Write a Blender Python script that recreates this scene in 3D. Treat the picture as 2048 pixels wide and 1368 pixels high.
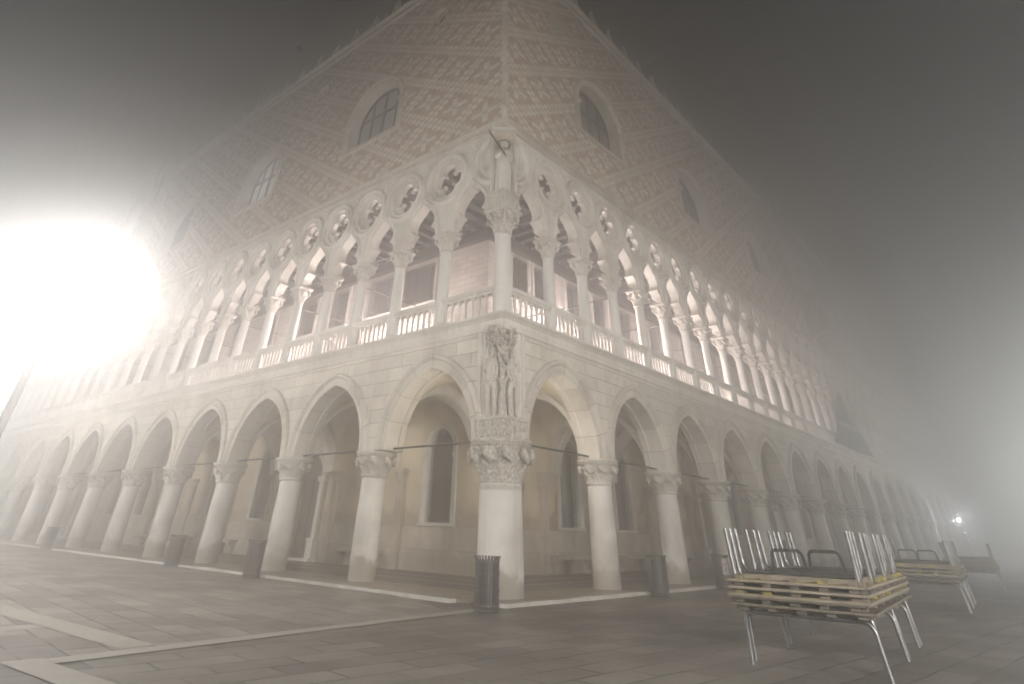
import bpy, bmesh, math, random
from math import sin, cos, pi, sqrt, radians
from mathutils import Vector, Matrix, noise

scene = bpy.context.scene
for o in list(bpy.data.objects): bpy.data.objects.remove(o)
rnd = random.Random(7)

# ------------------------------------------------------------------ camera
YAW, PITCH, ROLL = 0.7344, 0.6646, 0.0341
cam_d = bpy.data.cameras.new("camera"); cam = bpy.data.objects.new("camera", cam_d)
scene.collection.objects.link(cam); scene.camera = cam
fw = Vector((-sin(YAW)*cos(PITCH), cos(YAW)*cos(PITCH), sin(PITCH)))
rt = Vector((cos(YAW), sin(YAW), 0)); up = rt.cross(fw)
r2 = rt*cos(ROLL) + up*sin(ROLL); u2 = -rt*sin(ROLL) + up*cos(ROLL)
M = Matrix((( r2.x, u2.x, -fw.x, 10.1951), (r2.y, u2.y, -fw.y, -12.3132), (r2.z, u2.z, -fw.z, 1.1774), (0, 0, 0, 1)))
cam.matrix_world = M
cam_d.sensor_width = 36; cam_d.lens = 1095.26/2048*36
cam_d.shift_x = 53.67/2048; cam_d.shift_y = -481.56/2048
cam_d.clip_start = 0.05; cam_d.clip_end = 1000

# ------------------------------------------------------------------ world: a night sky
w = bpy.data.worlds.new("World"); scene.world = w; w.use_nodes = True
nt = w.node_tree; bg = nt.nodes["Background"]
sky = nt.nodes.new("ShaderNodeTexSky"); sky.sky_type = 'NISHITA'; sky.sun_disc = False
sky.sun_elevation = radians(-6); sky.sun_rotation = radians(200)
nt.links.new(sky.outputs[0], bg.inputs[0]); bg.inputs[1].default_value = 0.05

scene.view_settings.view_transform = 'Standard'; scene.view_settings.look = 'None'
scene.view_settings.gamma = 1; scene.view_settings.exposure = 0.05
cy = scene.cycles
cy.use_denoising = True
try: cy.denoiser = 'OPENIMAGEDENOISE'
except Exception: pass
cy.max_bounces = 10; cy.diffuse_bounces = 4; cy.glossy_bounces = 2; cy.volume_bounces = 4
cy.transmission_bounces = 2; cy.sample_clamp_indirect = 4; cy.sample_clamp_direct = 0
cy.use_adaptive_sampling = False
cy.caustics_reflective = False; cy.caustics_refractive = False

# ------------------------------------------------------------------ haze
HAZE_DENSITY = 0.031
ANISO = 0.87
POW = dict(left=250, left_off=1550, left_far=1150, rear=6900, east=4700, right_far=3500, loggia=5.2, arcade=1000)

# ------------------------------------------------------------------ helpers
C = scene.collection
def link(o, parent=None):
    C.objects.link(o)
    if parent is not None: o.parent = parent
    return o
def tag(o, label=None, cat=None, group=None, kind=None):
    if label: o['label'] = label
    if cat: o['category'] = cat
    if group: o['group'] = group
    if kind: o['kind'] = kind
    return o
def empty(name, loc=(0,0,0), rz=0, parent=None):
    o = bpy.data.objects.new(name, None); o.empty_display_size = .2
    o.location = loc; o.rotation_euler = (0,0,rz)
    return link(o, parent)
def mesh_obj(name, bm, mat, parent=None, loc=(0,0,0), rz=0, smooth=False, recalc=True):
    if recalc: bmesh.ops.recalc_face_normals(bm, faces=bm.faces)
    me = bpy.data.meshes.new(name); bm.to_mesh(me); bm.free()
    if smooth:
        me.shade_smooth()
        if smooth != 'all':
            try: me.set_sharp_from_angle(angle=radians(38))
            except Exception: pass
    for m in (mat if isinstance(mat, (list, tuple)) else [mat]): me.materials.append(m)
    o = bpy.data.objects.new(name, me); o.location = loc; o.rotation_euler = (0,0,rz)
    return link(o, parent)
def children(o): return [c for c in bpy.data.objects if c.parent == o]
def build_children_map(root):
    return list(root.children)
def copy_tree(o, parent=None, loc=None, rz=None):
    c = o.copy(); C.objects.link(c); c.parent = parent
    if loc is not None: c.location = loc
    if rz is not None: c.rotation_euler = (c.rotation_euler[0], c.rotation_euler[1], rz)
    for ch in list(o.children): copy_tree(ch, c)
    return c
def T(side, t, out, z):
    return Vector((-t, -out, z)) if side == 'L' else Vector((out, t, z))
def place(side, t, z=0, out=0):
    """location and rotation of a part modelled with X along the facade and -Y outwards"""
    return (T(side, t, out, z), 0 if side == 'L' else pi/2)

def box(bm, x0, x1, y0, y1, z0, z1, f=None, mi=0):
    vs = [Vector((x, y, z)) for z in (z0, z1) for y in (y0, y1) for x in (x0, x1)]
    if f: vs = [f(v) for v in vs]
    v = [bm.verts.new(p) for p in vs]
    for a in ((0,1,3,2), (4,6,7,5), (0,4,5,1), (2,3,7,6), (0,2,6,4), (1,5,7,3)):
        fc = bm.faces.new([v[i] for i in a]); fc.material_index = mi
def bbox(bm, side, t0, t1, o0, o1, z0, z1):
    box(bm, t0, t1, o0, o1, z0, z1, lambda v: T(side, v.x, v.y, v.z))
def lathe(bm, prof, n=24, c=(0,0,0), f=None, cap=True, axis='z', lobes=None):
    rings = []
    for k, (r, z) in enumerate(prof):
        ring = []
        for i in range(n):
            a = 2*pi*i/n
            rr = r if lobes is None else lobes(r, a, z)
            if axis == 'z': p = Vector((c[0]+rr*cos(a), c[1]+rr*sin(a), c[2]+z))
            else: p = Vector((c[0]+rr*cos(a), c[1]+z, c[2]+rr*sin(a)))
            if f: p = f(p)
            ring.append(bm.verts.new(p))
        rings.append(ring)
    for a, b in zip(rings, rings[1:]):
        for i in range(n):
            bm.faces.new((a[i], a[(i+1) % n], b[(i+1) % n], b[i]))
    if cap:
        try:
            bm.faces.new(rings[0][::-1]); bm.faces.new(rings[-1])
        except Exception: pass
    return rings
def tube(bm, pts, r, n=8, closed=False, rads=None):
    pts = [Vector(p) for p in pts]; m = len(pts); rings = []
    ref = Vector((0,0,1))
    for k, p in enumerate(pts):
        if closed: d = pts[(k+1) % m] - pts[k-1]
        else: d = pts[min(k+1, m-1)] - pts[max(k-1, 0)]
        if d.length < 1e-9: d = Vector((0,0,1))
        d.normalize()
        rf = ref if abs(d.dot(ref)) < .95 else Vector((1,0,0))
        if rings and not closed: 
            a = (prev_a - d*prev_a.dot(d))
            a = a.normalized() if a.length > 1e-6 else d.cross(rf).normalized()
        else: a = d.cross(rf).normalized()
        prev_a = a; b = d.cross(a)
        rr = rads[k] if rads else r
        rings.append([bm.verts.new(p + (a*cos(2*pi*i/n) + b*sin(2*pi*i/n))*rr) for i in range(n)])
    pairs = list(zip(rings, rings[1:])) + ([(rings[-1], rings[0])] if closed else [])
    for A, B in pairs:
        for i in range(n):
            bm.faces.new((A[i], A[(i+1) % n], B[(i+1) % n], B[i]))
    if not closed:
        bm.faces.new(rings[0][::-1]); bm.faces.new(rings[-1])
def fill2d(polys, depth, bev=0.0):
    """flat shape with holes in (x,y), given thickness; returns list of verts/faces as a mesh"""
    cu = bpy.data.curves.new("t", 'CURVE'); cu.dimensions = '2D'; cu.fill_mode = 'BOTH'
    cu.extrude = depth/2 - bev; cu.bevel_depth = bev; cu.bevel_resolution = 0
    for poly in polys:
        s = cu.splines.new('POLY'); s.points.add(len(poly)-1); s.use_cyclic_u = True
        for p, (x, y) in zip(s.points, poly): p.co = (x, y, 0, 1)
    ob = bpy.data.objects.new("t", cu); C.objects.link(ob)
    dg = bpy.context.evaluated_depsgraph_get(); dg.update()
    me = bpy.data.meshes.new_from_object(ob.evaluated_get(dg))
    bpy.data.objects.remove(ob); bpy.data.curves.remove(cu)
    return me
def add_fill(bm, polys, o0, o1, f, bev=0.0):
    """f maps (u, out, z)"""
    me = fill2d(polys, abs(o1-o0), bev); mid = (o0+o1)/2
    t = bmesh.new(); t.from_mesh(me); bpy.data.meshes.remove(me)
    bmesh.ops.remove_doubles(t, verts=t.verts, dist=1e-4)
    mp = {}
    for v in t.verts: mp[v] = bm.verts.new(f(v.co.x, mid+v.co.z, v.co.y))
    for fc in t.faces:
        try: bm.faces.new([mp[v] for v in fc.verts])
        except Exception: pass
    t.free()
def loc_f(u, out, z): return Vector((u, -out, z))          # part frame: X along, -Y outwards
def arch(a, h, n=14):
    """pointed arch from (-a,0) over (0,h) to (a,0); list of points"""
    if h <= a*1.0001:
        return [(-a*cos(pi*i/(2*n)), h*sin(pi*i/(2*n))) for i in range(2*n+1)]
    R = (a*a+h*h)/(2*a); cx = R-a
    phi = math.atan2(h, cx)
    left = [(cx - R*cos(phi*i/n), R*sin(phi*i/n)) for i in range(n+1)]
    return left + [(-x, y) for x, y in left[-2::-1]]
def arch_h(x, a, h):
    x = min(abs(x), a)
    if h <= a: return h*sqrt(max(0, 1-(x/a)**2))
    R = (a*a+h*h)/(2*a); cx = R-a
    return sqrt(max(0, R*R-(x+cx)**2))
def sweep(bm, path, prof, f, uv=True, closed=False):
    """path [(u,z)], prof [(offset away from the opening, out)]; f(u,out,z)"""
    n = len(path); rows = []; L = 0; uvl = bm.loops.layers.uv.verify()
    lens = []
    for k, (x, z) in enumerate(path):
        if closed: a, b = path[k-1], path[(k+1) % n]
        else: a, b = path[max(0, k-1)], path[min(n-1, k+1)]
        dx, dz = b[0]-a[0], b[1]-a[1]; l = math.hypot(dx, dz) or 1
        nx, nz = -dz/l, dx/l
        # mitre at sharp kinks
        if 0 < k < n-1 and not closed:
            d1 = (x-a[0], z-a[1]); d2 = (b[0]-x, b[1]-z)
            l1 = math.hypot(*d1) or 1; l2 = math.hypot(*d2) or 1
            c = (d1[0]*d2[0]+d1[1]*d2[1])/(l1*l2); m = 1/max(.35, sqrt(max(0, (1+c)/2)))
            n1 = (-d1[1]/l1, d1[0]/l1); n2 = (-d2[1]/l2, d2[0]/l2)
            nx, nz = n1[0]+n2[0], n1[1]+n2[1]; q = math.hypot(nx, nz) or 1
            nx, nz = nx/q*m, nz/q*m
        if k: L += math.hypot(x-path[k-1][0], z-path[k-1][1])
        lens.append(L)
        rows.append([bm.verts.new(f(x+nx*r, o, z+nz*r)) for r, o in prof])
    rng = range(n if closed else n-1)
    for k in rng:
        A, B = rows[k], rows[(k+1) % n]; l0 = lens[k]; l1 = lens[k+1] if k+1 < n else L
        for i in range(len(prof)-1):
            fc = bm.faces.new((A[i], A[i+1], B[i+1], B[i]))
            for lp, (uu, vv) in zip(fc.loops, ((l0, i), (l0, i+1), (l1, i+1), (l1, i))): lp[uvl].uv = (uu, vv*.2)
def corner_sweep(bm, prof, endL, endR, startL=None):
    """profile [(out,z)] mitred round the palace corner"""
    A = [bm.verts.new(T('L', endL, o, z)) for o, z in prof]
    B = [bm.verts.new(Vector((o, -o, z))) for o, z in prof]
    Cc = [bm.verts.new(T('R', endR, o, z)) for o, z in prof]
    n = len(prof)
    for P, Q in ((A, B), (B, Cc)):
        for i in range(n): bm.faces.new((P[i], P[(i+1) % n], Q[(i+1) % n], Q[i]))
    bm.faces.new(A); bm.faces.new(Cc[::-1])

# ------------------------------------------------------------------ materials
def mat(name):
    m = bpy.data.materials.new(name); m.use_nodes = True
    return m, m.node_tree, m.node_tree.nodes["Principled BSDF"]
def N(nt, t, **k):
    n = nt.nodes.new(t)
    for a, b in k.items():
        if a.startswith('i_'): n.inputs[a[2:]].default_value = b
        elif a.startswith('n'): n.inputs[int(a[1:])].default_value = b
        else: setattr(n, a, b)
    return n
def math_n(nt, op, a, b=None, c=None):
    n = nt.nodes.new("ShaderNodeMath"); n.operation = op
    for i, v in enumerate((a, b, c)):
        if v is None: continue
        if isinstance(v, (int, float)): n.inputs[i].default_value = v
        else: nt.links.new(v, n.inputs[i])
    return n.outputs[0]
def mixc(nt, fac, a, b, mode='MIX'):
    n = nt.nodes.new("ShaderNodeMix"); n.data_type = 'RGBA'; n.blend_type = mode
    for s, v in ((n.inputs[0], fac), (n.inputs[6], a), (n.inputs[7], b)):
        if isinstance(v, (int, float)): s.default_value = v
        elif isinstance(v, tuple): s.default_value = (*v, 1)
        else: nt.links.new(v, s)
    return n.outputs[2]
def ramp(nt, v, p0, p1, a=0.0, b=1.0):
    n = nt.nodes.new("ShaderNodeMapRange"); n.clamp = True
    nt.links.new(v, n.inputs[0])
    for i, x in enumerate((p0, p1, a, b)): n.inputs[i+1].default_value = x
    return n.outputs[0]
def wpos(nt):
    g = nt.nodes.new("ShaderNodeNewGeometry"); s = nt.nodes.new("ShaderNodeSeparateXYZ")
    nt.links.new(g.outputs['Position'], s.inputs[0]); return g.outputs['Position'], s.outputs
def noise_n(nt, vec, scale, detail=4, rough=.6, dist=0):
    n = N(nt, "ShaderNodeTexNoise"); n.inputs['Scale'].default_value = scale
    n.inputs['Detail'].default_value = detail; n.inputs['Roughness'].default_value = rough
    n.inputs['Distortion'].default_value = dist
    if vec is not None: nt.links.new(vec, n.inputs['Vector'])
    return n.outputs['Fac']
def comb(nt, x, y, z):
    n = nt.nodes.new("ShaderNodeCombineXYZ")
    for i, v in enumerate((x, y, z)):
        if isinstance(v, (int, float)): n.inputs[i].default_value = v
        else: nt.links.new(v, n.inputs[i])
    return n.outputs[0]
def bump(nt, bs, h, strength=.3, dist=.02):
    b = nt.nodes.new("ShaderNodeBump"); b.inputs['Strength'].default_value = strength
    b.inputs['Distance'].default_value = dist; nt.links.new(h, b.inputs['Height'])
    nt.links.new(b.outputs[0], bs.inputs['Normal'])

def stone(name, col=(.60,.56,.50), dirt=(.24,.195,.15), joints=None, dirt_amt=.6, rough=.75, uvj=None, foot=False, carve=0.0, lowstain=0.0):
    m, nt, bs = mat(name)
    P, xyz = wpos(nt)
    n1 = noise_n(nt, P, .9, 6, .65); n2 = noise_n(nt, P, 6, 5, .6)
    # rain streaks: noise stretched along z
    st = noise_n(nt, comb(nt, math_n(nt, 'MULTIPLY', math_n(nt, 'ADD', xyz[0], xyz[1]), 5.0), xyz[0], math_n(nt, 'MULTIPLY', xyz[2], .5)), 1.0, 4, .6)
    d = math_n(nt, 'MULTIPLY', ramp(nt, n1, .45, .75), dirt_amt)
    d = math_n(nt, 'ADD', d, math_n(nt, 'MULTIPLY', ramp(nt, st, .5, .8), dirt_amt*.55))
    c = mixc(nt, d, col, dirt)
    c = mixc(nt, math_n(nt, 'MULTIPLY', ramp(nt, n2, .35, .7), .35), c, tuple(min(1, x*1.12) for x in col))
    h = math_n(nt, 'MULTIPLY', n2, .4)
    vec = None
    if joints:
        bw, bh = joints
        vec = comb(nt, math_n(nt, 'ADD', xyz[0], xyz[1]), xyz[2], 0.0)
    elif uvj:
        tc = N(nt, "ShaderNodeTexCoord"); vec = tc.outputs['UV']; bw, bh = uvj
    if vec is not None:
        b = N(nt, "ShaderNodeTexBrick"); nt.links.new(vec, b.inputs['Vector'])
        b.inputs['Scale'].default_value = 1; b.inputs['Brick Width'].default_value = bw; b.inputs['Row Height'].default_value = bh
        b.inputs['Mortar Size'].default_value = .011; b.inputs['Mortar Smooth'].default_value = .3
        b.inputs['Color1'].default_value = (.78,.77,.75,1); b.inputs['Color2'].default_value = (1.06,1.05,1.03,1); b.inputs['Mortar'].default_value = (.42,.37,.32,1)
        b.inputs['Bias'].default_value = 0.1
        if uvj: b.offset = 0
        c = mixc(nt, 1.0, c, b.outputs['Color'], 'MULTIPLY')
        h = math_n(nt, 'SUBTRACT', h, math_n(nt, 'MULTIPLY', b.outputs['Fac'], .8))
    if foot or lowstain:
        n3 = noise_n(nt, P, 2.3, 4, .6)
        edge = math_n(nt, 'ADD', math_n(nt, 'MULTIPLY', n3, 1.3), -.15)
        s = ramp(nt, math_n(nt, 'SUBTRACT', edge, xyz[2]), -.08, .12)
        n4 = ramp(nt, noise_n(nt, P, 1.1, 3, .5), .42, .62)
        tide = math_n(nt, 'MULTIPLY', s, .75 if foot else lowstain)
        c = mixc(nt, tide, c, (.25,.215,.165))
        smear = math_n(nt, 'MULTIPLY', math_n(nt, 'MULTIPLY', n4, ramp(nt, xyz[2], 2.0, .9)), .55)
        c = mixc(nt, smear, c, (.27,.23,.18))
    if carve:
        v = noise_n(nt, P, 14, 4, .65); c = mixc(nt, ramp(nt, v, .60, .40, 0, .7*carve), c, dirt)
        h = math_n(nt, 'ADD', h, math_n(nt, 'MULTIPLY', v, 2.2*carve))
    nt.links.new(c, bs.inputs['Base Color']); bs.inputs['Roughness'].default_value = rough
    bump(nt, bs, h, .55, .02)
    return m

M_wall = stone("istrian_stone_ashlar", col=(.67,.63,.565), joints=(1.15, .36))
M_uv = stone("istrian_stone_voussoirs", col=(.68,.64,.58), uvj=(.72, 50.))
M_stone = stone("istrian_stone", col=(.68,.645,.59))
M_tracery = stone("tracery_stone", col=(.68,.645,.59), dirt_amt=.75)
M_carve = stone("carved_istrian_stone", col=(.66,.63,.57), dirt=(.26,.22,.18), carve=1.0)
M_carve2 = stone("carved_stone_fine", col=(.64,.61,.55), dirt=(.25,.21,.17), carve=.55)
M_shaft = stone("column_marble", col=(.72,.69,.64), dirt_amt=.42, foot=True, rough=.6)
M_shaft2 = stone("loggia_column_marble", col=(.68,.66,.62), dirt_amt=.18, rough=.6)
M_dado = stone("dado_stone", col=(.60,.54,.46), dirt=(.24,.19,.14), joints=(1.4,.62), lowstain=.5, dirt_amt=.8)
M_pil = stone("pilaster_stone", col=(.52,.455,.375), dirt=(.22,.17,.12), dirt_amt=.8, lowstain=.5)
M_trim = stone("upper_trim_stone", col=(.55,.51,.445), dirt_amt=.7)
M_kerb = stone("kerb_stone", col=(.62,.59,.53), dirt_amt=.8)

def plaster(name, col, dirt, brick_patches=0.0):
    m, nt, bs = mat(name); P, xyz = wpos(nt)
    n1 = noise_n(nt, P, .7, 6, .6); n2 = noise_n(nt, P, 3.5, 5, .65); n3 = noise_n(nt, P, 18, 3, .6)
    c = mixc(nt, ramp(nt, n1, .42, .66, 0, .55), col, dirt)
    # damp edge above the dado
    e = ramp(nt, math_n(nt, 'SUBTRACT', math_n(nt, 'ADD', 1.25, math_n(nt, 'MULTIPLY', n2, 1.0)), xyz[2]), -.05, .25, 0, .55)
    c = mixc(nt, e, c, tuple(x*.55 for x in dirt))
    if brick_patches:
        b = N(nt, "ShaderNodeTexBrick"); nt.links.new(comb(nt, math_n(nt, 'ADD', xyz[0], xyz[1]), xyz[2], 0.0), b.inputs['Vector'])
        b.inputs['Scale'].default_value = 1; b.inputs['Brick Width'].default_value = .26; b.inputs['Row Height'].default_value = .075
        b.inputs['Mortar Size'].default_value = .008
        b.inputs['Color1'].default_value = (.28,.13,.09,1); b.inputs['Color2'].default_value = (.36,.19,.13,1); b.inputs['Mortar'].default_value = (.36,.31,.26,1)
        pm = ramp(nt, noise_n(nt, P, .45, 5, .6), .50, .54, 0, brick_patches)
        c = mixc(nt, pm, c, b.outputs['Color'])
    nt.links.new(c, bs.inputs['Base Color']); bs.inputs['Roughness'].default_value = .9
    bump(nt, bs, math_n(nt, 'ADD', n2, math_n(nt, 'MULTIPLY', n3, .4)), .35, .02)
    return m
M_plaster = plaster("cream_plaster", (.68,.58,.42), (.36,.29,.21))
M_plaster_b = plaster("cream_plaster_worn_to_brick", (.62,.53,.38), (.38,.29,.21), .9)
M_vault = plaster("vault_plaster", (.68,.60,.46), (.46,.39,.31))
M_loggia_wall = stone("loggia_wall_blocks", col=(.56,.51,.48), dirt=(.30,.25,.22), joints=(.62,.24), dirt_amt=.8)

# pink and white diaper pattern of the upper wall
def diaper():
    m, nt, bs = mat("pink_and_white_diaper_brick"); P, xyz = wpos(nt)
    BW, BH = .27, .17
    u = math_n(nt, 'DIVIDE', math_n(nt, 'ADD', xyz[0], xyz[1]), BW); v = math_n(nt, 'DIVIDE', xyz[2], BH)
    v = math_n(nt, 'ADD', v, 0.0)
    U = math_n(nt, 'FLOOR', math_n(nt, 'ADD', u, 400.0)); V = math_n(nt, 'FLOOR', v)
    a = math_n(nt, 'MODULO', math_n(nt, 'ADD', U, V), 12.0); b = math_n(nt, 'MODULO', math_n(nt, 'ADD', math_n(nt, 'SUBTRACT', U, V), 1200.0), 12.0)
    da = math_n(nt, 'ABSOLUTE', math_n(nt, 'SUBTRACT', a, 6.0)); db = math_n(nt, 'ABSOLUTE', math_n(nt, 'SUBTRACT', b, 6.0))
    mx = math_n(nt, 'MAXIMUM', da, db); mn = math_n(nt, 'MINIMUM', da, db)
    core = math_n(nt, 'MULTIPLY', math_n(nt, 'LESS_THAN', mx, 2.5), math_n(nt, 'LESS_THAN', mn, .5))
    ring1 = math_n(nt, 'COMPARE', mx, 3.5, .7); ring3 = math_n(nt, 'COMPARE', mx, 6.0, .4)
    wn = N(nt, "ShaderNodeTexWhiteNoise"); nt.links.new(comb(nt, U, V, 0.0), wn.inputs['Vector'])
    r = wn.outputs['Value']
    white = mixc(nt, r, (.60,.55,.47), (.74,.69,.61))
    rose = mixc(nt, r, (.34,.225,.16), (.48,.345,.26))
    ochre = mixc(nt, r, (.44,.36,.26), (.56,.48,.37))
    dark = (.24,.20,.16)
    c = mixc(nt, ring1, white, rose)
    c = mixc(nt, ring3, c, ochre)
    c = mixc(nt, math_n(nt, 'MULTIPLY', core, .6), c, dark)
    big = noise_n(nt, P, .35, 5, .6); sm = noise_n(nt, P, 4, 5, .65)
    c = mixc(nt, ramp(nt, big, .4, .7, 0, .30), c, (.30,.25,.185))
    c = mixc(nt, ramp(nt, sm, .5, .8, 0, .25), c, (.60,.55,.47))
    fu = math_n(nt, 'FRACT', math_n(nt, 'ADD', u, 400.0)); fv = math_n(nt, 'FRACT', v)
    ju = math_n(nt, 'LESS_THAN', fu, .05); jv = math_n(nt, 'LESS_THAN', fv, .08)
    j = math_n(nt, 'MAXIMUM', ju, jv)
    c = mixc(nt, math_n(nt, 'MULTIPLY', j, .4), c, (.30,.25,.20))
    nt.links.new(c, bs.inputs['Base Color']); bs.inputs['Roughness'].default_value = .85
    bump(nt, bs, math_n(nt, 'SUBTRACT', math_n(nt, 'MULTIPLY', sm, .6), math_n(nt, 'MULTIPLY', j, .7)), .4, .015)
    return m
M_diaper = diaper()

def simple(name, col, rough=.6, metal=0.0, var=.25, scale=8, bumpd=.3, emit=None, spec=None):
    m, nt, bs = mat(name); P, xyz = wpos(nt)
    n = noise_n(nt, P, scale, 4, .6)
    c = mixc(nt, n, tuple(x*(1-var) for x in col), tuple(min(1, x*(1+var)) for x in col))
    nt.links.new(c, bs.inputs['Base Color']); bs.inputs['Roughness'].default_value = rough; bs.inputs['Metallic'].default_value = metal
    if bumpd: bump(nt, bs, n, bumpd, .005)
    if emit: bs.inputs['Emission Color'].default_value = (*emit[0], 1); bs.inputs['Emission Strength'].default_value = emit[1]
    return m
M_iron = simple("wrought_iron", (.045,.038,.036), .55, .3)
M_bin = simple("bin_painted_iron", (.10,.088,.085), .45, .3, .4, 20)
M_liner = simple("bin_liner_dark", (.012,.011,.011), .8)
M_bronze = simple("dark_bronze", (.05,.04,.035), .5, .5)
M_timber = simple("loggia_ceiling_timber", (.016,.012,.010), .8, 0, .35, 3)
M_glassdark = simple("dark_window_glass", (.03,.027,.025), .25, 0, .2, 3, 0)
M_paper = simple("white_board_paint", (.62,.58,.55), .5, 0, .05, 5, 0)
M_cloth = simple("banner_cloth", (.10,.12,.11), .9, 0, .1, 3, .1)
M_clothlight = simple("banner_light_stripe", (.36,.33,.32), .9, 0, .1, 3, .1)
M_post = simple("lamp_cast_iron", (.17,.15,.145), .5, .4)

def steel():
    m, nt, bs = mat("galvanised_steel_tube"); P, xyz = wpos(nt)
    n = noise_n(nt, P, 9, 5, .7); n2 = noise_n(nt, P, 60, 3, .6)
    c = mixc(nt, ramp(nt, n, .4, .7), (.24,.24,.24), (.10,.095,.09))
    nt.links.new(c, bs.inputs['Base Color']); bs.inputs['Metallic'].default_value = .85
    nt.links.new(ramp(nt, n2, .3, .7, .28, .5), bs.inputs['Roughness'])
    return m
M_steel = steel()
def plank(name, ca, cb, yellow=0.0):
    m, nt, bs = mat(name)
    tc = N(nt, "ShaderNodeTexCoord"); s = nt.nodes.new("ShaderNodeSeparateXYZ"); nt.links.new(tc.outputs['Object'], s.inputs[0]); o = s.outputs
    g = noise_n(nt, comb(nt, math_n(nt, 'MULTIPLY', o[0], 1.2), math_n(nt, 'MULTIPLY', o[1], 9.0), math_n(nt, 'MULTIPLY', o[2], 20.0)), 2.5, 5, .65, .4)
    P, xyz = wpos(nt); n = noise_n(nt, P, 3.2, 5, .65)
    c = mixc(nt, g, ca, cb)
    c = mixc(nt, ramp(nt, n, .48, .70, 0, .75), c, tuple(x*.38 for x in ca))
    if yellow:
        # worn yellow edge paint left in patches
        y = ramp(nt, noise_n(nt, P, 3.4, 3, .5), .47, .53, 0, yellow)
        c = mixc(nt, y, c, (.36,.30,.05))
    nt.links.new(c, bs.inputs['Base Color']); bs.inputs['Roughness'].default_value = .75
    bump(nt, bs, g, .5, .006)
    return m
M_plank = plank("weathered_plank", (.17,.14,.105), (.09,.075,.055))
M_plank_y = plank("plank_with_worn_yellow_paint", (.22,.18,.13), (.13,.105,.075), .75)
M_batten = plank("pale_batten", (.33,.28,.21), (.17,.14,.10))

def roundel_glass(name="leaded_roundel_glass", self_glow=0.0):
    m, nt, bs = mat(name); P, xyz = wpos(nt)
    u = math_n(nt, 'MULTIPLY', math_n(nt, 'ADD', xyz[0], xyz[1]), 8.3); v = math_n(nt, 'MULTIPLY', xyz[2], 8.3)
    fu = math_n(nt, 'SUBTRACT', math_n(nt, 'FRACT', math_n(nt, 'ADD', u, 900.0)), .5); fv = math_n(nt, 'SUBTRACT', math_n(nt, 'FRACT', v), .5)
    d = math_n(nt, 'SQRT', math_n(nt, 'ADD', math_n(nt, 'MULTIPLY', fu, fu), math_n(nt, 'MULTIPLY', fv, fv)))
    lead = math_n(nt, 'GREATER_THAN', d, .40)
    n = noise_n(nt, P, 1.3, 2, .5)
    g = mixc(nt, n, (.12,.115,.11), (.22,.21,.205))
    c = mixc(nt, lead, g, (.05,.045,.042))
    nt.links.new(c, bs.inputs['Base Color'])
    nt.links.new(ramp(nt, lead, 0, 1, .12, .6), bs.inputs['Roughness'])
    bs.inputs['Specular IOR Level'].default_value = .9
    if self_glow:  # brightness put into the roundels as emission, none on the leads
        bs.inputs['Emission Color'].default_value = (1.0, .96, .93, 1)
        nt.links.new(math_n(nt, 'MULTIPLY', math_n(nt, 'SUBTRACT', 1.0, lead), self_glow), bs.inputs['Emission Strength'])
    bump(nt, bs, math_n(nt, 'MULTIPLY', math_n(nt, 'MINIMUM', d, .4), 2.0), .6, .02)
    return m
M_roundel = roundel_glass()

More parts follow.
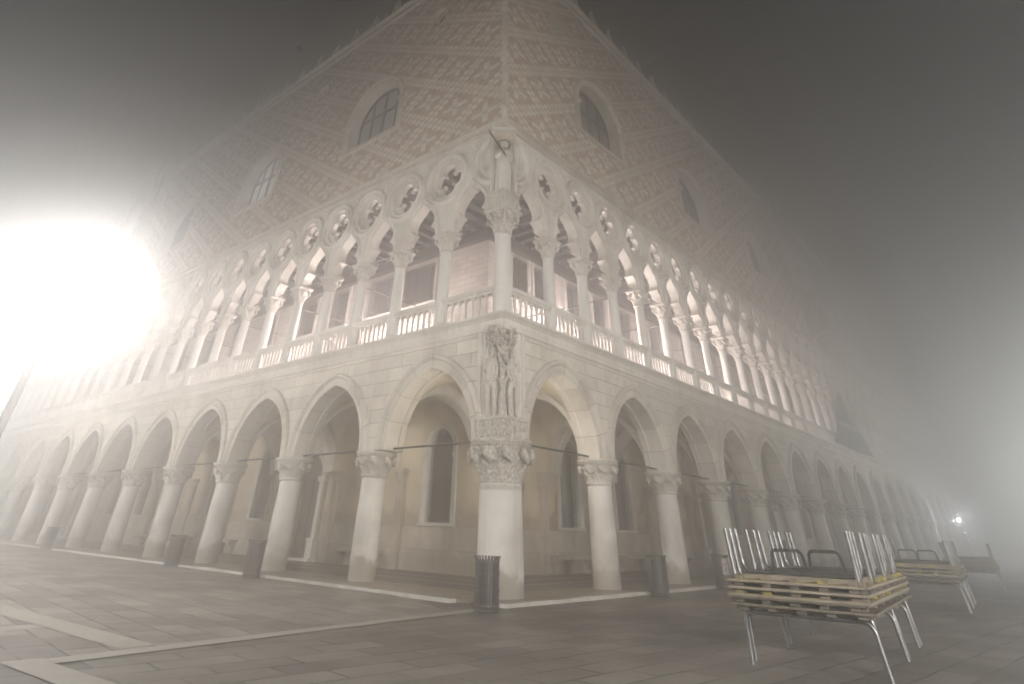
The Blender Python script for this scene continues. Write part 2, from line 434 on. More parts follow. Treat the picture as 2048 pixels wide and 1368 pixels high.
def paving(name, bw, bh, ca, cb, rot, mort=(.03,.026,.022)):
    m, nt, bs = mat(name); P, xyz = wpos(nt)
    mp = N(nt, "ShaderNodeMapping"); mp.inputs['Rotation'].default_value = (0,0,rot); nt.links.new(P, mp.inputs['Vector'])
    # slight waviness so joints are not ruler straight
    nv = N(nt, "ShaderNodeTexNoise"); nv.inputs['Scale'].default_value = .9; nt.links.new(P, nv.inputs['Vector'])
    mv = nt.nodes.new("ShaderNodeVectorMath"); mv.operation = 'MULTIPLY_ADD'; nt.links.new(nv.outputs['Color'], mv.inputs[0])
    mv.inputs[1].default_value = (.10,.10,0); nt.links.new(mp.outputs[0], mv.inputs[2])
    b = N(nt, "ShaderNodeTexBrick"); nt.links.new(mv.outputs[0], b.inputs['Vector'])
    b.inputs['Scale'].default_value = 1; b.inputs['Brick Width'].default_value = bw; b.inputs['Row Height'].default_value = bh
    b.inputs['Mortar Size'].default_value = .020; b.inputs['Mortar Smooth'].default_value = .4
    b.inputs['Color1'].default_value = (0,0,0,1); b.inputs['Color2'].default_value = (1,1,1,1); b.inputs['Mortar'].default_value = (.5,.5,.5,1)
    b.offset = .43; b.inputs['Bias'].default_value = -.15
    v = b.outputs['Color']
    c = mixc(nt, v, ca, cb)
    n1 = noise_n(nt, P, .5, 5, .6); n2 = noise_n(nt, P, 3, 6, .7); n3 = noise_n(nt, P, 30, 3, .6)
    c = mixc(nt, ramp(nt, n1, .4, .68, 0, .6), c, tuple(x*.55 for x in ca))
    c = mixc(nt, ramp(nt, n2, .35, .75, 0, .4), c, tuple(min(1, x*1.25) for x in cb))
    c = mixc(nt, ramp(nt, noise_n(nt, P, 1.6, 4, .55), .62, .70, 0, .45), c, (.13,.115,.08))
    jm = math_n(nt, 'MULTIPLY', b.outputs['Fac'], ramp(nt, noise_n(nt, P, 1.4, 3, .6), .35, .6, .15, 1.0))
    c = mixc(nt, jm, c, mort)
    nt.links.new(c, bs.inputs['Base Color'])
    rg = ramp(nt, math_n(nt, 'ADD', math_n(nt, 'MULTIPLY', n1, .6), math_n(nt, 'MULTIPLY', n2, .4)), .35, .65, .34, .62)
    nt.links.new(rg, bs.inputs['Roughness'])
    h = math_n(nt, 'SUBTRACT', math_n(nt, 'ADD', math_n(nt, 'MULTIPLY', n2, .5), math_n(nt, 'ADD', math_n(nt, 'MULTIPLY', n3, .15), math_n(nt, 'MULTIPLY', v, .25))), math_n(nt, 'MULTIPLY', b.outputs['Fac'], .9))
    bump(nt, bs, h, .5, .012)
    return m
PAVROT = .09
M_pave = paving("trachyte_paving", .92, .44, (.13,.115,.098), (.31,.285,.245), PAVROT+pi/2)
M_pave2 = paving("trachyte_paving_quay", .95, .46, (.19,.17,.145), (.42,.385,.335), PAVROT)
M_band = stone("white_paving_band", col=(.49,.455,.40), dirt=(.33,.285,.235), uvj=None, dirt_amt=.6, rough=.55)

def arcade_floor_mat():
    m, nt, bs = mat("arcade_striped_floor"); P, xyz = wpos(nt)
    # distance inwards from the facade line, whichever facade is nearer
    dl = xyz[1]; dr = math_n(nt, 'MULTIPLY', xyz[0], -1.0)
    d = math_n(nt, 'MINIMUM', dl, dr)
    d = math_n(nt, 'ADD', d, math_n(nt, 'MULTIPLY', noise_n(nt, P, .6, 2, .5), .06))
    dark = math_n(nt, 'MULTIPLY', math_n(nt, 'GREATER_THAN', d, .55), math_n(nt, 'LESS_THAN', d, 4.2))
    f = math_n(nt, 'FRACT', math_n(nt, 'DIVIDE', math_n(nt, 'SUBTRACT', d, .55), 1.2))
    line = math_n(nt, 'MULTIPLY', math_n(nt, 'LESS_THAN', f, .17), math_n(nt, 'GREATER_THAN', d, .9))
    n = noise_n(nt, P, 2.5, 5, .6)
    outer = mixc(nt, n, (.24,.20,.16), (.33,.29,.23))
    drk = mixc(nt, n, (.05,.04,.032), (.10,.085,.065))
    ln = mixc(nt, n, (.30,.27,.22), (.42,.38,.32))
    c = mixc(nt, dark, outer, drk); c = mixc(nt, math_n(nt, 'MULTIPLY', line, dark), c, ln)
    nt.links.new(c, bs.inputs['Base Color']); nt.links.new(ramp(nt, n, .3, .7, .25, .45), bs.inputs['Roughness'])
    bump(nt, bs, n, .15, .01)
    return m
M_afloor = arcade_floor_mat()

def emissive(name, col, s):
    m, nt, bs = mat(name)
    bs.inputs['Base Color'].default_value = (.8,.8,.8,1)
    bs.inputs['Emission Color'].default_value = (*col, 1); bs.inputs['Emission Strength'].default_value = s
    return m

# ------------------------------------------------------------------ dimensions
DD = {'L': .5286, 'R': .2664}; NB = {'L': 17, 'R': 18}
def col_t(side, i): return 0 if i == 0 else DD[side] + 4.2*i
E1 = {'L': 2.1+.3618, 'R': 2.1+.2973}
def lcol_t(side, j): return 0 if j == 0 else (E1[side] if j == 1 else DD[side] + 2.1*j)
END = {s: col_t(s, NB[s]) + .45 for s in 'LR'}
Z_AB, Z_APEX, Z_FLOOR, Z_RAIL, Z_LAB, Z_OC, Z_STR, Z_WALL, Z_TOP = 2.90, 4.84, 5.97, 6.85, 9.04, 11.21, 12.34, 12.58, 22.65
FACE = .35; DEPTH = 4.45
SA = 1.68

# ------------------------------------------------------------------ ground
def sheet(name, pts, z, m, kind='structure', th=0.0):
    bm = bmesh.new()
    if th:
        lo = [bm.verts.new((x, y, z-th)) for x, y in pts]; hi = [bm.verts.new((x, y, z)) for x, y in pts]
        bm.faces.new(hi); n = len(pts)
        for i in range(n): bm.faces.new((lo[i], lo[(i+1) % n], hi[(i+1) % n], hi[i]))
        bm.faces.new(lo[::-1])
    else: bm.faces.new([bm.verts.new((x, y, z)) for x, y in pts])
    o = mesh_obj(name, bm, m, recalc=bool(th)); o['kind'] = kind; return o
sheet("ground", [(-130,-130), (130,-130), (130,130), (-130,130)], 0, M_pave)
# quay paving lies west of the long white band
def bandB(y): return 1.21 - (y+2.44)*.0913
sheet("quay_paving", [(bandB(-60)-.2, -60), (bandB(-2.6)-.18, -2.6), (-1.5, -1.32), (-125, -1.32), (-125, -60)], .004, M_pave2)
# white stone bands let into the paving
bands = [
    ("paving_band", [(bandB(-1.9)-.02, -1.9), (bandB(-9.2)-.02, -9.2), (bandB(-9.2)-.33, -9.2), (bandB(-1.9)-.28, -1.9)]),
    ("paving_band", [(bandB(-8.0)-.41, -7.98), (bandB(-8.0)-.41, -8.40), (-4.0, -8.70), (-60, -13.3), (-60, -12.85), (-4.0, -8.27)]),
    ("paving_band", [(-1.16, -8.52), (-.80, -8.49), (-.1, -16.5), (-.48, -16.5)]),
    ("paving_band", [(bandB(-9.2)-.40, -9.205), (bandB(-9.2)-.40, -9.60), (9.5, -8.95), (9.5, -8.55), (bandB(-9.2)-.02, -9.205)]),
]
for n_, pts in bands: sheet(n_, pts, .008, M_band)
# raised arcade floor and its white kerb, cut back at the corner
KX, KY = 1.12, -1.34
sheet("arcade_floor", [(-END['L']-4, KY+.2), (.15, KY+.2), (.15, -1.02), (.95, -1.02), (.95, END['R']+4), (-5.2, END['R']+4), (-5.2, 5.2), (-END['L']-4, 5.2)], .05, M_afloor, th=.2)
bm = bmesh.new()
x = KX; k = 0
def kerb_run(bm, side, s0, s1, base):
    s = s0
    while s < s1:
        l = min(rnd.uniform(1.3, 2.4), s1-s); w_ = .19 + rnd.uniform(-.012, .012); zt = .062 + rnd.uniform(-.006, .006)
        o1 = base + rnd.uniform(-.015, .015) + (.10 if (side == 'L' and s < .9) else 0)
        bbox(bm, side, s+.006, s+l-.006, o1-w_, o1, -.1, zt); s += l
kerb_run(bm, 'L', .12, END['L']+4, 1.34); 
kerb_run(bm, 'R', -1.15, END['R']+4, 1.13)
o = mesh_obj("kerb", bm, M_kerb); o['kind'] = 'structure'
sk = o

# ------------------------------------------------------------------ palace
palace = empty("palace", (0,0,0))
tag(palace, "pale stone gothic palace with two arcaded storeys, pink patterned upper wall and carved corner", "palace")

# ---- lower columns
def carve_capital(z0, z1, r0, r1, n_leaf, nth, nz, seed, depth=.07, r_ab=.55, ab_sides=8, ab_h=.13, neck=True, rot=pi/8, square=False):
    bm = bmesh.new(); H = z1-ab_h-z0
    if neck:
        lathe(bm, [(r0-.03, z0-.07), (r0+.02, z0-.06), (r0+.035, z0-.03), (r0+.02, z0), (r0-.03, z0+.01)], 32)
    rings = []
    for k in range(nz+1):
        s = k/nz; base = r0 + (r1-r0)*(s**1.7); ring = []
        for i in range(nth):
            a = 2*pi*i/nth; d = 0
            # lower tier
            for tier in (0, 1):
                ph = (a*n_leaf/(2*pi) + .5*tier) % 1; e = abs(ph-.5)*2      # 0 = leaf middle
                if tier == 0: t_ = s/.58
                else: t_ = (s-.30)/.70
                if 0 <= t_ <= 1:
                    wid = .92*(1-t_**3)*(.75+.25*cos(t_*18)*.6)
                    if e < wid:
                        lf = (1-(e/wid)**2)
                        curl = t_**2.2
                        dd = depth*(.25+.95*curl)*lf**.5 + .012*cos(e*26)*lf
                        d = max(d, dd)
            p = Vector((cos(a)*3+seed, sin(a)*3, s*4))
            d += .016*noise.noise(p*3.1) + .010*noise.noise(p*8)
            if s > .96: d *= .4
            r = base + d
            ring.append(bm.verts.new((r*cos(a), r*sin(a), z0+H*s)))
        rings.append(ring)
    for A, B in zip(rings, rings[1:]):
        for i in range(nth): bm.faces.new((A[i], A[(i+1) % nth], B[(i+1) % nth], B[i]))
    # curled leaf tips / little heads under the abacus
    for i in range(n_leaf):
        a = 2*pi*(i+(0 if not square else .5))/n_leaf
        for q in range(3):
            rr = r1+depth*.55; zz = z0+H*(.80-.09*q); aa = a + (q-1)*.10
            s_ = depth*(.62-.08*q)
            bmesh.ops.create_icosphere(bm, subdivisions=2, radius=s_, matrix=Matrix.Translation((rr*cos(aa), rr*sin(aa), zz)) @ Matrix.Rotation(aa, 4, 'Z') @ Matrix.Diagonal((1, .85, 1.25, 1)))
    # abacus
    def oct_ring(r, z):
        out = []
        if square:
            pts = []
            for q in range(4):
                a0 = pi/4 + q*pi/2
                c0 = Vector((cos(a0), sin(a0)))*r; c1 = Vector((cos(a0+pi/2), sin(a0+pi/2)))*r
                for m_ in range(6):
                    t_ = m_/6; p = c0.lerp(c1, .04+t_*.92*1.0)
                    p = p*(1-.10*sin(pi*t_))
                    pts.append(p)
            return [bm.verts.new((p.x, p.y, z)) for p in pts]
        return [bm.verts.new((r*cos(rot+2*pi*i/ab_sides), r*sin(rot+2*pi*i/ab_sides), z)) for i in range(ab_sides)]
    pr = [(r_ab*.93, z1-ab_h), (r_ab*.96, z1-ab_h*.75), (r_ab*.97, z1-ab_h*.55), (r_ab, z1-ab_h*.5), (r_ab, z1)]
    rs = [oct_ring(r, z) for r, z in pr]
    bm.faces.new(rs[0][::-1]); bm.faces.new(rs[-1])
    for A, B in zip(rs, rs[1:]):
        for i in range(len(A)): bm.faces.new((A[i], A[(i+1) % len(A)], B[(i+1) % len(A)], B[i]))
    return bm
def shaft_bm(r0, r1, z0, z1, n=40, flare=False):
    bm = bmesh.new(); pr = []
    for k in range(9):
        s = k/8; pr.append((r0+(r1-r0)*s**1.3, z0+(z1-z0)*s))
    lathe(bm, pr, n); return bm

col0 = mesh_obj("arcade_column", shaft_bm(.365, .335, .05, 2.32), M_shaft, palace, smooth=True)
caps = [mesh_obj("capital", carve_capital(2.34, Z_AB, .345, .47, 8, 128, 36, sd, .12, .615), M_carve2, None, smooth='all') for sd in (1, 5, 9)]
ccol = mesh_obj("arcade_column", shaft_bm(.53, .50, .05, 2.06, 56), M_shaft, palace, smooth=True)
ccol.location = (.0, .0, 0)
ccap = mesh_obj("capital", carve_capital(2.12, 2.94, .50, .66, 10, 224, 64, 3, .17, .80, 8, .15), M_carve, ccol, smooth='all')
bm = bmesh.new(); lathe(bm, [(.50, 1.93), (.515, 1.935), (.515, 2.03), (.50, 2.035)], 48)
for i in range(40):
    a = 2*pi*i/40; bmesh.ops.create_icosphere(bm, subdivisions=1, radius=.022, matrix=Matrix.Translation((.515*cos(a), .515*sin(a), 1.985+.012*(i % 2))))
mesh_obj("neck_band", bm, M_carve2, ccol, smooth=True)
first = True
for s in 'LR':
    for i in range(1, NB[s]+1):
        if first: c = col0; first = False
        else: c = col0.copy(); C.objects.link(c)
        c.location, rz = place(s, col_t(s, i)); c.rotation_euler = (0,0,rz + rnd.uniform(-.02,.02))
        k = caps[(i*2+(s == 'R')) % 3]
        if k.parent is None: k.parent = c; k.rotation_euler[2] = pi/8*0
        else:
            k2 = k.copy(); C.objects.link(k2); k2.parent = c
# ---- arcade wall with its pointed openings
def bay_centres(s):
    out = [2.33]
    for i in range(1, NB[s]): out.append((col_t(s, i)+col_t(s, i+1))/2)
    return out
for s in 'LR':
    bm = bmesh.new()
    pts = [(.42, Z_AB)]
    for c_ in bay_centres(s):
        pts += [(c_+x, Z_AB+z) for x, z in arch(SA, Z_APEX-Z_AB, 12)]
    pts += [(END[s], Z_AB), (END[s], 5.62), (.42, 5.62)]
    add_fill(bm, [pts], -.35, FACE, lambda u, o, z, s=s: T(s, u, o, z))
    # end pier down to the ground
    bbox(bm, s, END[s]+.002, END[s]+.9, -DEPTH, FACE-.003, 0, 5.62)
    mesh_obj("arcade_wall", bm, M_wall, palace)
# arch mouldings, one per bay
ap = arch(SA, Z_APEX-Z_AB, 20)
bm = bmesh.new()
sweep(bm, [(x, Z_AB+z) for x, z in ap], [(-.004, -.36), (-.004, -.22), (-.03, -.20), (-.03, -.14), (-.004, -.12), (-.004, FACE+.03), (.05, FACE+.055), (.13, FACE+.05), (.15, FACE+.02), (.21, FACE+.02), (.23, FACE+.075), (.28, FACE+.115), (.335, FACE+.11), (.37, FACE+.07), (.375, FACE-.01)], loc_f)
arch0 = mesh_obj("arch_moulding", bm, M_uv, palace, smooth=True, recalc=False)
first = True
for s in 'LR':
    for c_ in bay_centres(s):
        a = arch0 if first else arch0.copy()
        if not first: C.objects.link(a)
        first = False
        a.location, rz = place(s, c_); a.rotation_euler = (0,0,rz)
# tie rods of the arcade
bm = bmesh.new(); tube(bm, [(-2.0, 0, 0), (2.0, 0, 0)], .026, 8)
for x in (-1.78, 1.78): box(bm, x-.07, x+.07, -.04, .04, -.035, .035)
rod0 = mesh_obj("tie_rod", bm, M_iron, palace, smooth=True); first = True
for s in 'LR':
    for i, c_ in enumerate(bay_centres(s)):
        a = rod0 if first else rod0.copy()
        if not first: C.objects.link(a)
        first = False
        a.location, rz = place(s, c_, 2.965); a.rotation_euler = (0,0,rz)
# ---- mouldings between the storeys
bm = bmesh.new()
corner_sweep(bm, [(-.30, 5.50), (FACE+.012, 5.50), (FACE+.05, 5.52), (FACE+.06, 5.56), (FACE+.03, 5.60), (FACE+.03, 5.78), (FACE+.06, 5.80), (FACE+.10, 5.84), (FACE+.17, 5.87), (FACE+.20, 5.91), (FACE+.20, 5.94), (FACE+.12, 5.97), (-.30, 5.97)], END['L'], END['R'])
# carved panels of the frieze
for s in 'LR':
    t_ = .45
    while t_ < END[s]-.2:
        bbox(bm, s, t_, t_+.13, FACE+.028, FACE+.046, 5.625, 5.76)
        bbox(bm, s, t_+.045, t_+.085, FACE+.044, FACE+.058, 5.655, 5.73)
        t_ += .185
mesh_obj("storey_cornice", bm, M_stone, palace)
# ---- vaults
def vault_bm(w0, w1, d0, d1, zs=2.95, ap_=2.15, n=18):
    bm = bmesh.new(); g = []
    a = (w1-w0)/2; b = (d1-d0)/2
    for i in range(n+1):
        row = []
        for j in range(n+1):
            x = -a+2*a*i/n; y = -b+2*b*j/n
            z = max(arch_h(x, a, ap_), arch_h(y, b, ap_))
            if i in (0, n) and j in (0, n): z = 0
            row.append(bm.verts.new(((w0+w1)/2+x, (d0+d1)/2+y, zs+z)))
        g.append(row)
    for i in range(n):
        for j in range(n): bm.faces.new((g[i][j], g[i][j+1], g[i+1][j+1], g[i+1][j]))
    return bm
v0 = mesh_obj("vault", vault_bm(-2.1, 2.1, .36, DEPTH+.2), M_vault, palace, smooth='all', recalc=False)
first = True
for s in 'LR':
    for i in range(1, NB[s]):
        a = v0 if first else v0.copy()
        if not first: C.objects.link(a)
        first = False
        a.location, rz = place(s, (col_t(s, i)+col_t(s, i+1))/2); a.rotation_euler = (0,0,rz)
mesh_obj("vault", vault_bm(-4.75, -.36, .36, 4.60), M_vault, palace, smooth='all', recalc=False)
# transverse ribs from each column to the inner wall
bm = bmesh.new()
dm = (DEPTH+.36)/2; hw = (DEPTH-.36)/2 - .12
pa = arch(hw, 1.85, 14)
rows = []
prof = [(.22, .30), (.22, 0), (.16, -.05), (-.16, -.05), (-.22, 0), (-.22, .30)]
for k, (y, z) in enumerate(pa):
    a_, b_ = pa[max(0, k-1)], pa[min(len(pa)-1, k+1)]; dy, dz = b_[0]-a_[0], b_[1]-a_[1]; l = math.hypot(dy, dz)
    ny, nz = -dz/l, dy/l
    rows.append([bm.verts.new((x, dm+y+ny*q, 2.93+z+nz*q)) for x, q in prof])
for A, B in zip(rows, rows[1:]):
    for i in range(len(prof)-1): bm.faces.new((A[i], A[i+1], B[i+1], B[i]))
rib0 = mesh_obj("vault_rib", bm, M_stone, palace, smooth=True); first = True
for s in 'LR':
    for i in range(1, NB[s]+1):
        a = rib0 if first else rib0.copy()
        if not first: C.objects.link(a)
        first = False
        a.location, rz = place(s, col_t(s, i)); a.rotation_euler = (0,0,rz)

# ---- inner wall of the arcade
WIN_T = {'L': [6.5, 10.6-100, 18.0, 22.4, 26.6, 30.8, 35.0, 43.4, 47.6, 56, 64.4], 'R': [5.55-100, 9.55, 13.65, 17.9, 26.3, 34.7, 38.9, 47.3, 55.7, 64.1]}
WIN_T = {k: [x for x in v if x > 0] for k, v in WIN_T.items()}
DOOR_T = {'L': [14.25, 39.2, 60.2], 'R': [22.1, 43.1, 60.0]}
PIL_T = {'L': [8.40, 12.40] + [16.3+4.2*k for k in range(13)], 'R': [7.75, 11.65] + [15.8+4.2*k for k in range(14)]}
for s in 'LR':
    holes = []
    def hole(c_, hwid, z0, zs, rise):
        return [(c_-hwid, z0)] + [(c_+x, zs+z) for x, z in arch(hwid, rise, 8)] + [(c_+hwid, z0)]
    for c_ in WIN_T[s]: holes.append(hole(c_, .62, 1.33, 3.45, .66))
    for c_ in DOOR_T[s]: holes.append(hole(c_, .80, .06, 2.75, .85))
    bm = bmesh.new()
    z1 = 5.9
    add_fill(bm, [[(DEPTH+.004, .0), (END[s]+.8, .0), (END[s]+.8, z1), (DEPTH+.004, z1)]] + holes, -DEPTH-.45, -DEPTH, lambda u, o, z, s=s: T(s, u, o, z))
    mesh_obj("inner_wall", bm, M_plaster if s == 'L' else M_plaster_b, palace)
    # dado of stone below the windows, with a seat-high moulding
    bm = bmesh.new()
    cuts = sorted([(c_-1.05, c_+1.05) for c_ in DOOR_T[s]]); t_ = DEPTH-.035
    for a, b in cuts + [(END[s], END[s])]:
        if a > t_:
            bbox(bm, s, t_, a, -DEPTH-.001, -DEPTH+.035, .04, 1.18); bbox(bm, s, t_, a, -DEPTH-.001, -DEPTH+.07, 1.18, 1.25)
        t_ = b
    mesh_obj("dado", bm, M_dado, palace)
    # half pilasters with small capitals
    for c_ in PIL_T[s]:
        if any(abs(c_-x) < 1.1 for x in DOOR_T[s]): continue
        loc, rz = place(s, c_, 0, -DEPTH)
        bm = bmesh.new()
        box(bm, -.17, .17, -.16, .02, .04, 2.50); box(bm, -.21, .21, -.20, .02, .04, .24); box(bm, -.10, .10, -.19, -.15, .3, 2.46)
        p = mesh_obj("pilaster", bm, M_pil, palace, loc, rz)
        bm = bmesh.new()
        lathe(bm, [(.15, 2.50), (.19, 2.52), (.17, 2.56), (.18, 2.64), (.24, 2.74), (.27, 2.80), (.22, 2.81)], 16, (0,-.06,0), lobes=lambda r, a, z: r*(1+.07*cos(8*a)))
        box(bm, -.28, .28, -.32, .02, 2.81, 2.93)
        mesh_obj("capital", bm, M_pil, p)
# window surrounds (frame, sill, grille, pane) shared by all
def arcade_window():
    bm = bmesh.new()
    path = [(-.62, 1.35)] + [(x, 3.45+z) for x, z in arch(.62, .66, 10)] + [(.62, 1.35)]
    sweep(bm, path, [(-.004, -.30), (-.004, .03), (.03, .055), (.13, .055), (.16, .085), (.21, .085), (.225, .0)], loc_f)
    fr = mesh_obj("window", bm, M_stone, palace, smooth=True, recalc=False)
    bm = bmesh.new(); box(bm, -.86, .86, -.13, .05, 1.25, 1.345)
    mesh_obj("sill", bm, M_stone, fr)
    for sx in (-1, 1):
        bm = bmesh.new()
        box(bm, sx*.75-.09, sx*.75+.09, -.13, .0, 3.24, 3.32); lathe(bm, [(.05, 3.12), (.09, 3.235)], 8, (sx*.75, -.06, 0))
        box(bm, sx*.75-.06, sx*.75+.06, -.095, -.01, 3.32, 3.40)
        mesh_obj("impost", bm, M_stone, fr)
    bm = bmesh.new()
    for k in range(13):
        x = -.60+k*.1; h = 3.45+arch_h(x, .62, .66); tube(bm, [(x, .12, 1.33), (x, .12, h)], .009, 4)
    for k in range(27):
        z = 1.42+k*.1; hwid = .61 if z < 3.45 else None
        if hwid is None:
            if z > 4.05: continue
            xs = [x/100 for x in range(62) if 3.45+arch_h(x/100, .62, .66) >= z]; hwid = max(xs) if xs else 0
        if hwid > .05: tube(bm, [(-hwid, .12, z), (hwid, .12, z)], .009, 4)
    mesh_obj("grille", bm, M_iron, fr)
    bm = bmesh.new()
    add_fill(bm, [[(-.66, 1.30)] + [(x*1.06, 3.45+z*1.06) for x, z in arch(.62, .66, 8)] + [(.66, 1.30)]], -.30, -.26, loc_f)
    mesh_obj("pane", bm, M_glassdark, fr)
    return fr
aw = arcade_window(); first = True
for s in 'LR':
    for c_ in WIN_T[s]:
        loc, rz = place(s, c_, 0, -DEPTH)
        if first: aw.location = loc; aw.rotation_euler = (0,0,rz); first = False
        else: copy_tree(aw, palace, loc, rz)
def portal():
    bm = bmesh.new()
    path = [(-.80, .05)] + [(x, 2.75+z) for x, z in arch(.80, .85, 10)] + [(.80, .05)]
    sweep(bm, path, [(-.004, -.35), (-.004, .06), (.05, .12), (.14, .12), (.16, .18), (.24, .18), (.27, .12), (.36, .12), (.38, .0)], loc_f)
    fr = mesh_obj("doorway", bm, M_pil, palace, smooth=True, recalc=False)
    for sx in (-1, 1):
        bm = bmesh.new()
        box(bm, sx*1.02-.2, sx*1.02+.2, -.3, .0, .04, .75); box(bm, sx*1.02-.24, sx*1.02+.24, -.34, .0, .68, .76)
        box(bm, sx*1.02-.22, sx*1.02+.22, -.26, .0, 2.62, 2.80)
        box(bm, sx*1.02-.12, sx*1.02+.12, -.21, .0, .7595, 2.6205)
        mesh_obj("jamb_plinth", bm, M_stone, fr)
    bm = bmesh.new(); box(bm, -1.3, 1.3, -.45, -.001, .04, .13)
    mesh_obj("doorstep", bm, M_stone, fr)
    bm = bmesh.new()
    add_fill(bm, [[(-.84, .06)] + [(x*1.05, 2.75+z*1.05) for x, z in arch(.80, .85, 8)] + [(.84, .06)]], -.30, -.24, loc_f)
    for sx in (-.4, .4):
        for z in (.35, 1.2, 2.05): box(bm, sx-.28, sx+.28, .21, .25, z, z+.68)
    mesh_obj("door_leaf", bm, simple("door_wood", (.10,.075,.06), .6, 0, .3, 6), fr)
    return fr
dw = portal(); first = True
for s in 'LR':
    for c_ in DOOR_T[s]:
        loc, rz = place(s, c_, 0, -DEPTH)
        if first: dw.location = loc; dw.rotation_euler = (0,0,rz); first = False
        else: copy_tree(dw, palace, loc, rz)

# ------------------------------------------------------------------ loggia
# floor slab / ceiling
bm = bmesh.new()
for s in 'LR':
    if s == 'L': bbox(bm, s, -.2, END[s], -DEPTH-.3, .30, 5.72, 5.955)
    else: bbox(bm, s, .22, END[s], -DEPTH-.3, .30, 5.72, 5.955)
mesh_obj("loggia_floor", bm, M_stone, palace)
bm = bmesh.new()
bbox(bm, 'L', .25, END['L'], -DEPTH-.3, -.25, 11.75, 11.9); bbox(bm, 'R', .26, END['R'], -DEPTH-.3, -.25, 11.752, 11.9)
for s in 'LR':
    t_ = .5
    while t_ < END[s]:
        if t_ > 4.4 or s == 'L': bbox(bm, s, t_, t_+.16, -DEPTH, -.26, 11.50, 11.755)
        t_ += .72
    bbox(bm, s, 4.3, END[s], -DEPTH, -DEPTH+.25, 11.06, 11.49)
mesh_obj("timber_ceiling", bm, M_timber, palace)
# loggia columns
lc0 = mesh_obj("loggia_column", shaft_bm(.195, .175, 5.96, 8.50, 28), M_shaft2, palace, smooth=True)
lcap = mesh_obj("capital", carve_capital(8.48, Z_LAB, .18, .30, 4, 88, 26, 2, .11, .52, 8, .10, square=True), M_carve2, lc0, smooth='all')
bm = bmesh.new(); lathe(bm, [(.26, 5.96), (.26, 6.04), (.22, 6.06), (.235, 6.10), (.20, 6.14)], 24)
mesh_obj("column_base", bm, M_shaft2, lc0, smooth=True)
lcc = mesh_obj("loggia_column", shaft_bm(.27, .245, 5.96, 8.42, 36), M_shaft2, palace, smooth=True)
mesh_obj("capital", carve_capital(8.42, 9.18, .25, .40, 8, 144, 44, 6, .13, .66, 8, .12, square=True), M_carve, lcc, smooth='all')
lcc.location = (.05, -.05, 0)
first = True
for s in 'LR':
    for j in range(1, NB[s]*2+1):
        loc, rz = place(s, lcol_t(s, j))
        if first: lc0.location = loc; lc0.rotation_euler = (0,0,rz); first = False
        else: copy_tree(lc0, palace, loc, rz)
# balustrades
def balustrade_bm(w_):
    bm = bmesh.new(); a = w_/2-.17
    box(bm, -a-.1, a+.1, -.10, .10, 5.965, 6.03); box(bm, -a-.1, a+.1, -.13, .13, 6.74, 6.86); box(bm, -a-.08, a+.08, -.09, .09, 6.66, 6.742)
    n = 8
    for k in range(n):
        x = -a+.06+(2*a-.12)*k/(n-1)
        lathe(bm, [(.052, 6.03), (.052, 6.07), (.035, 6.09), (.033, 6.44), (.045, 6.46), (.033, 6.48), (.034, 6.52), (.055, 6.58), (.085, 6.64), (.10, 6.665)], 8, (x, 0, 0))
    return bm
cache = {}
for s in 'LR':
    for j in range(0, NB[s]*2):
        t0, t1 = lcol_t(s, j), lcol_t(s, j+1)
        if j == 0: t0 += .05
        key = round(t1-t0, 3); loc, rz = place(s, (t0+t1)/2, 0, .03)
        if key not in cache: cache[key] = mesh_obj("balustrade", balustrade_bm(key), M_stone, palace, loc, rz, smooth=True)
        else:
            a = cache[key].copy(); C.objects.link(a); a.location = loc; a.rotation_euler = (0,0,rz)
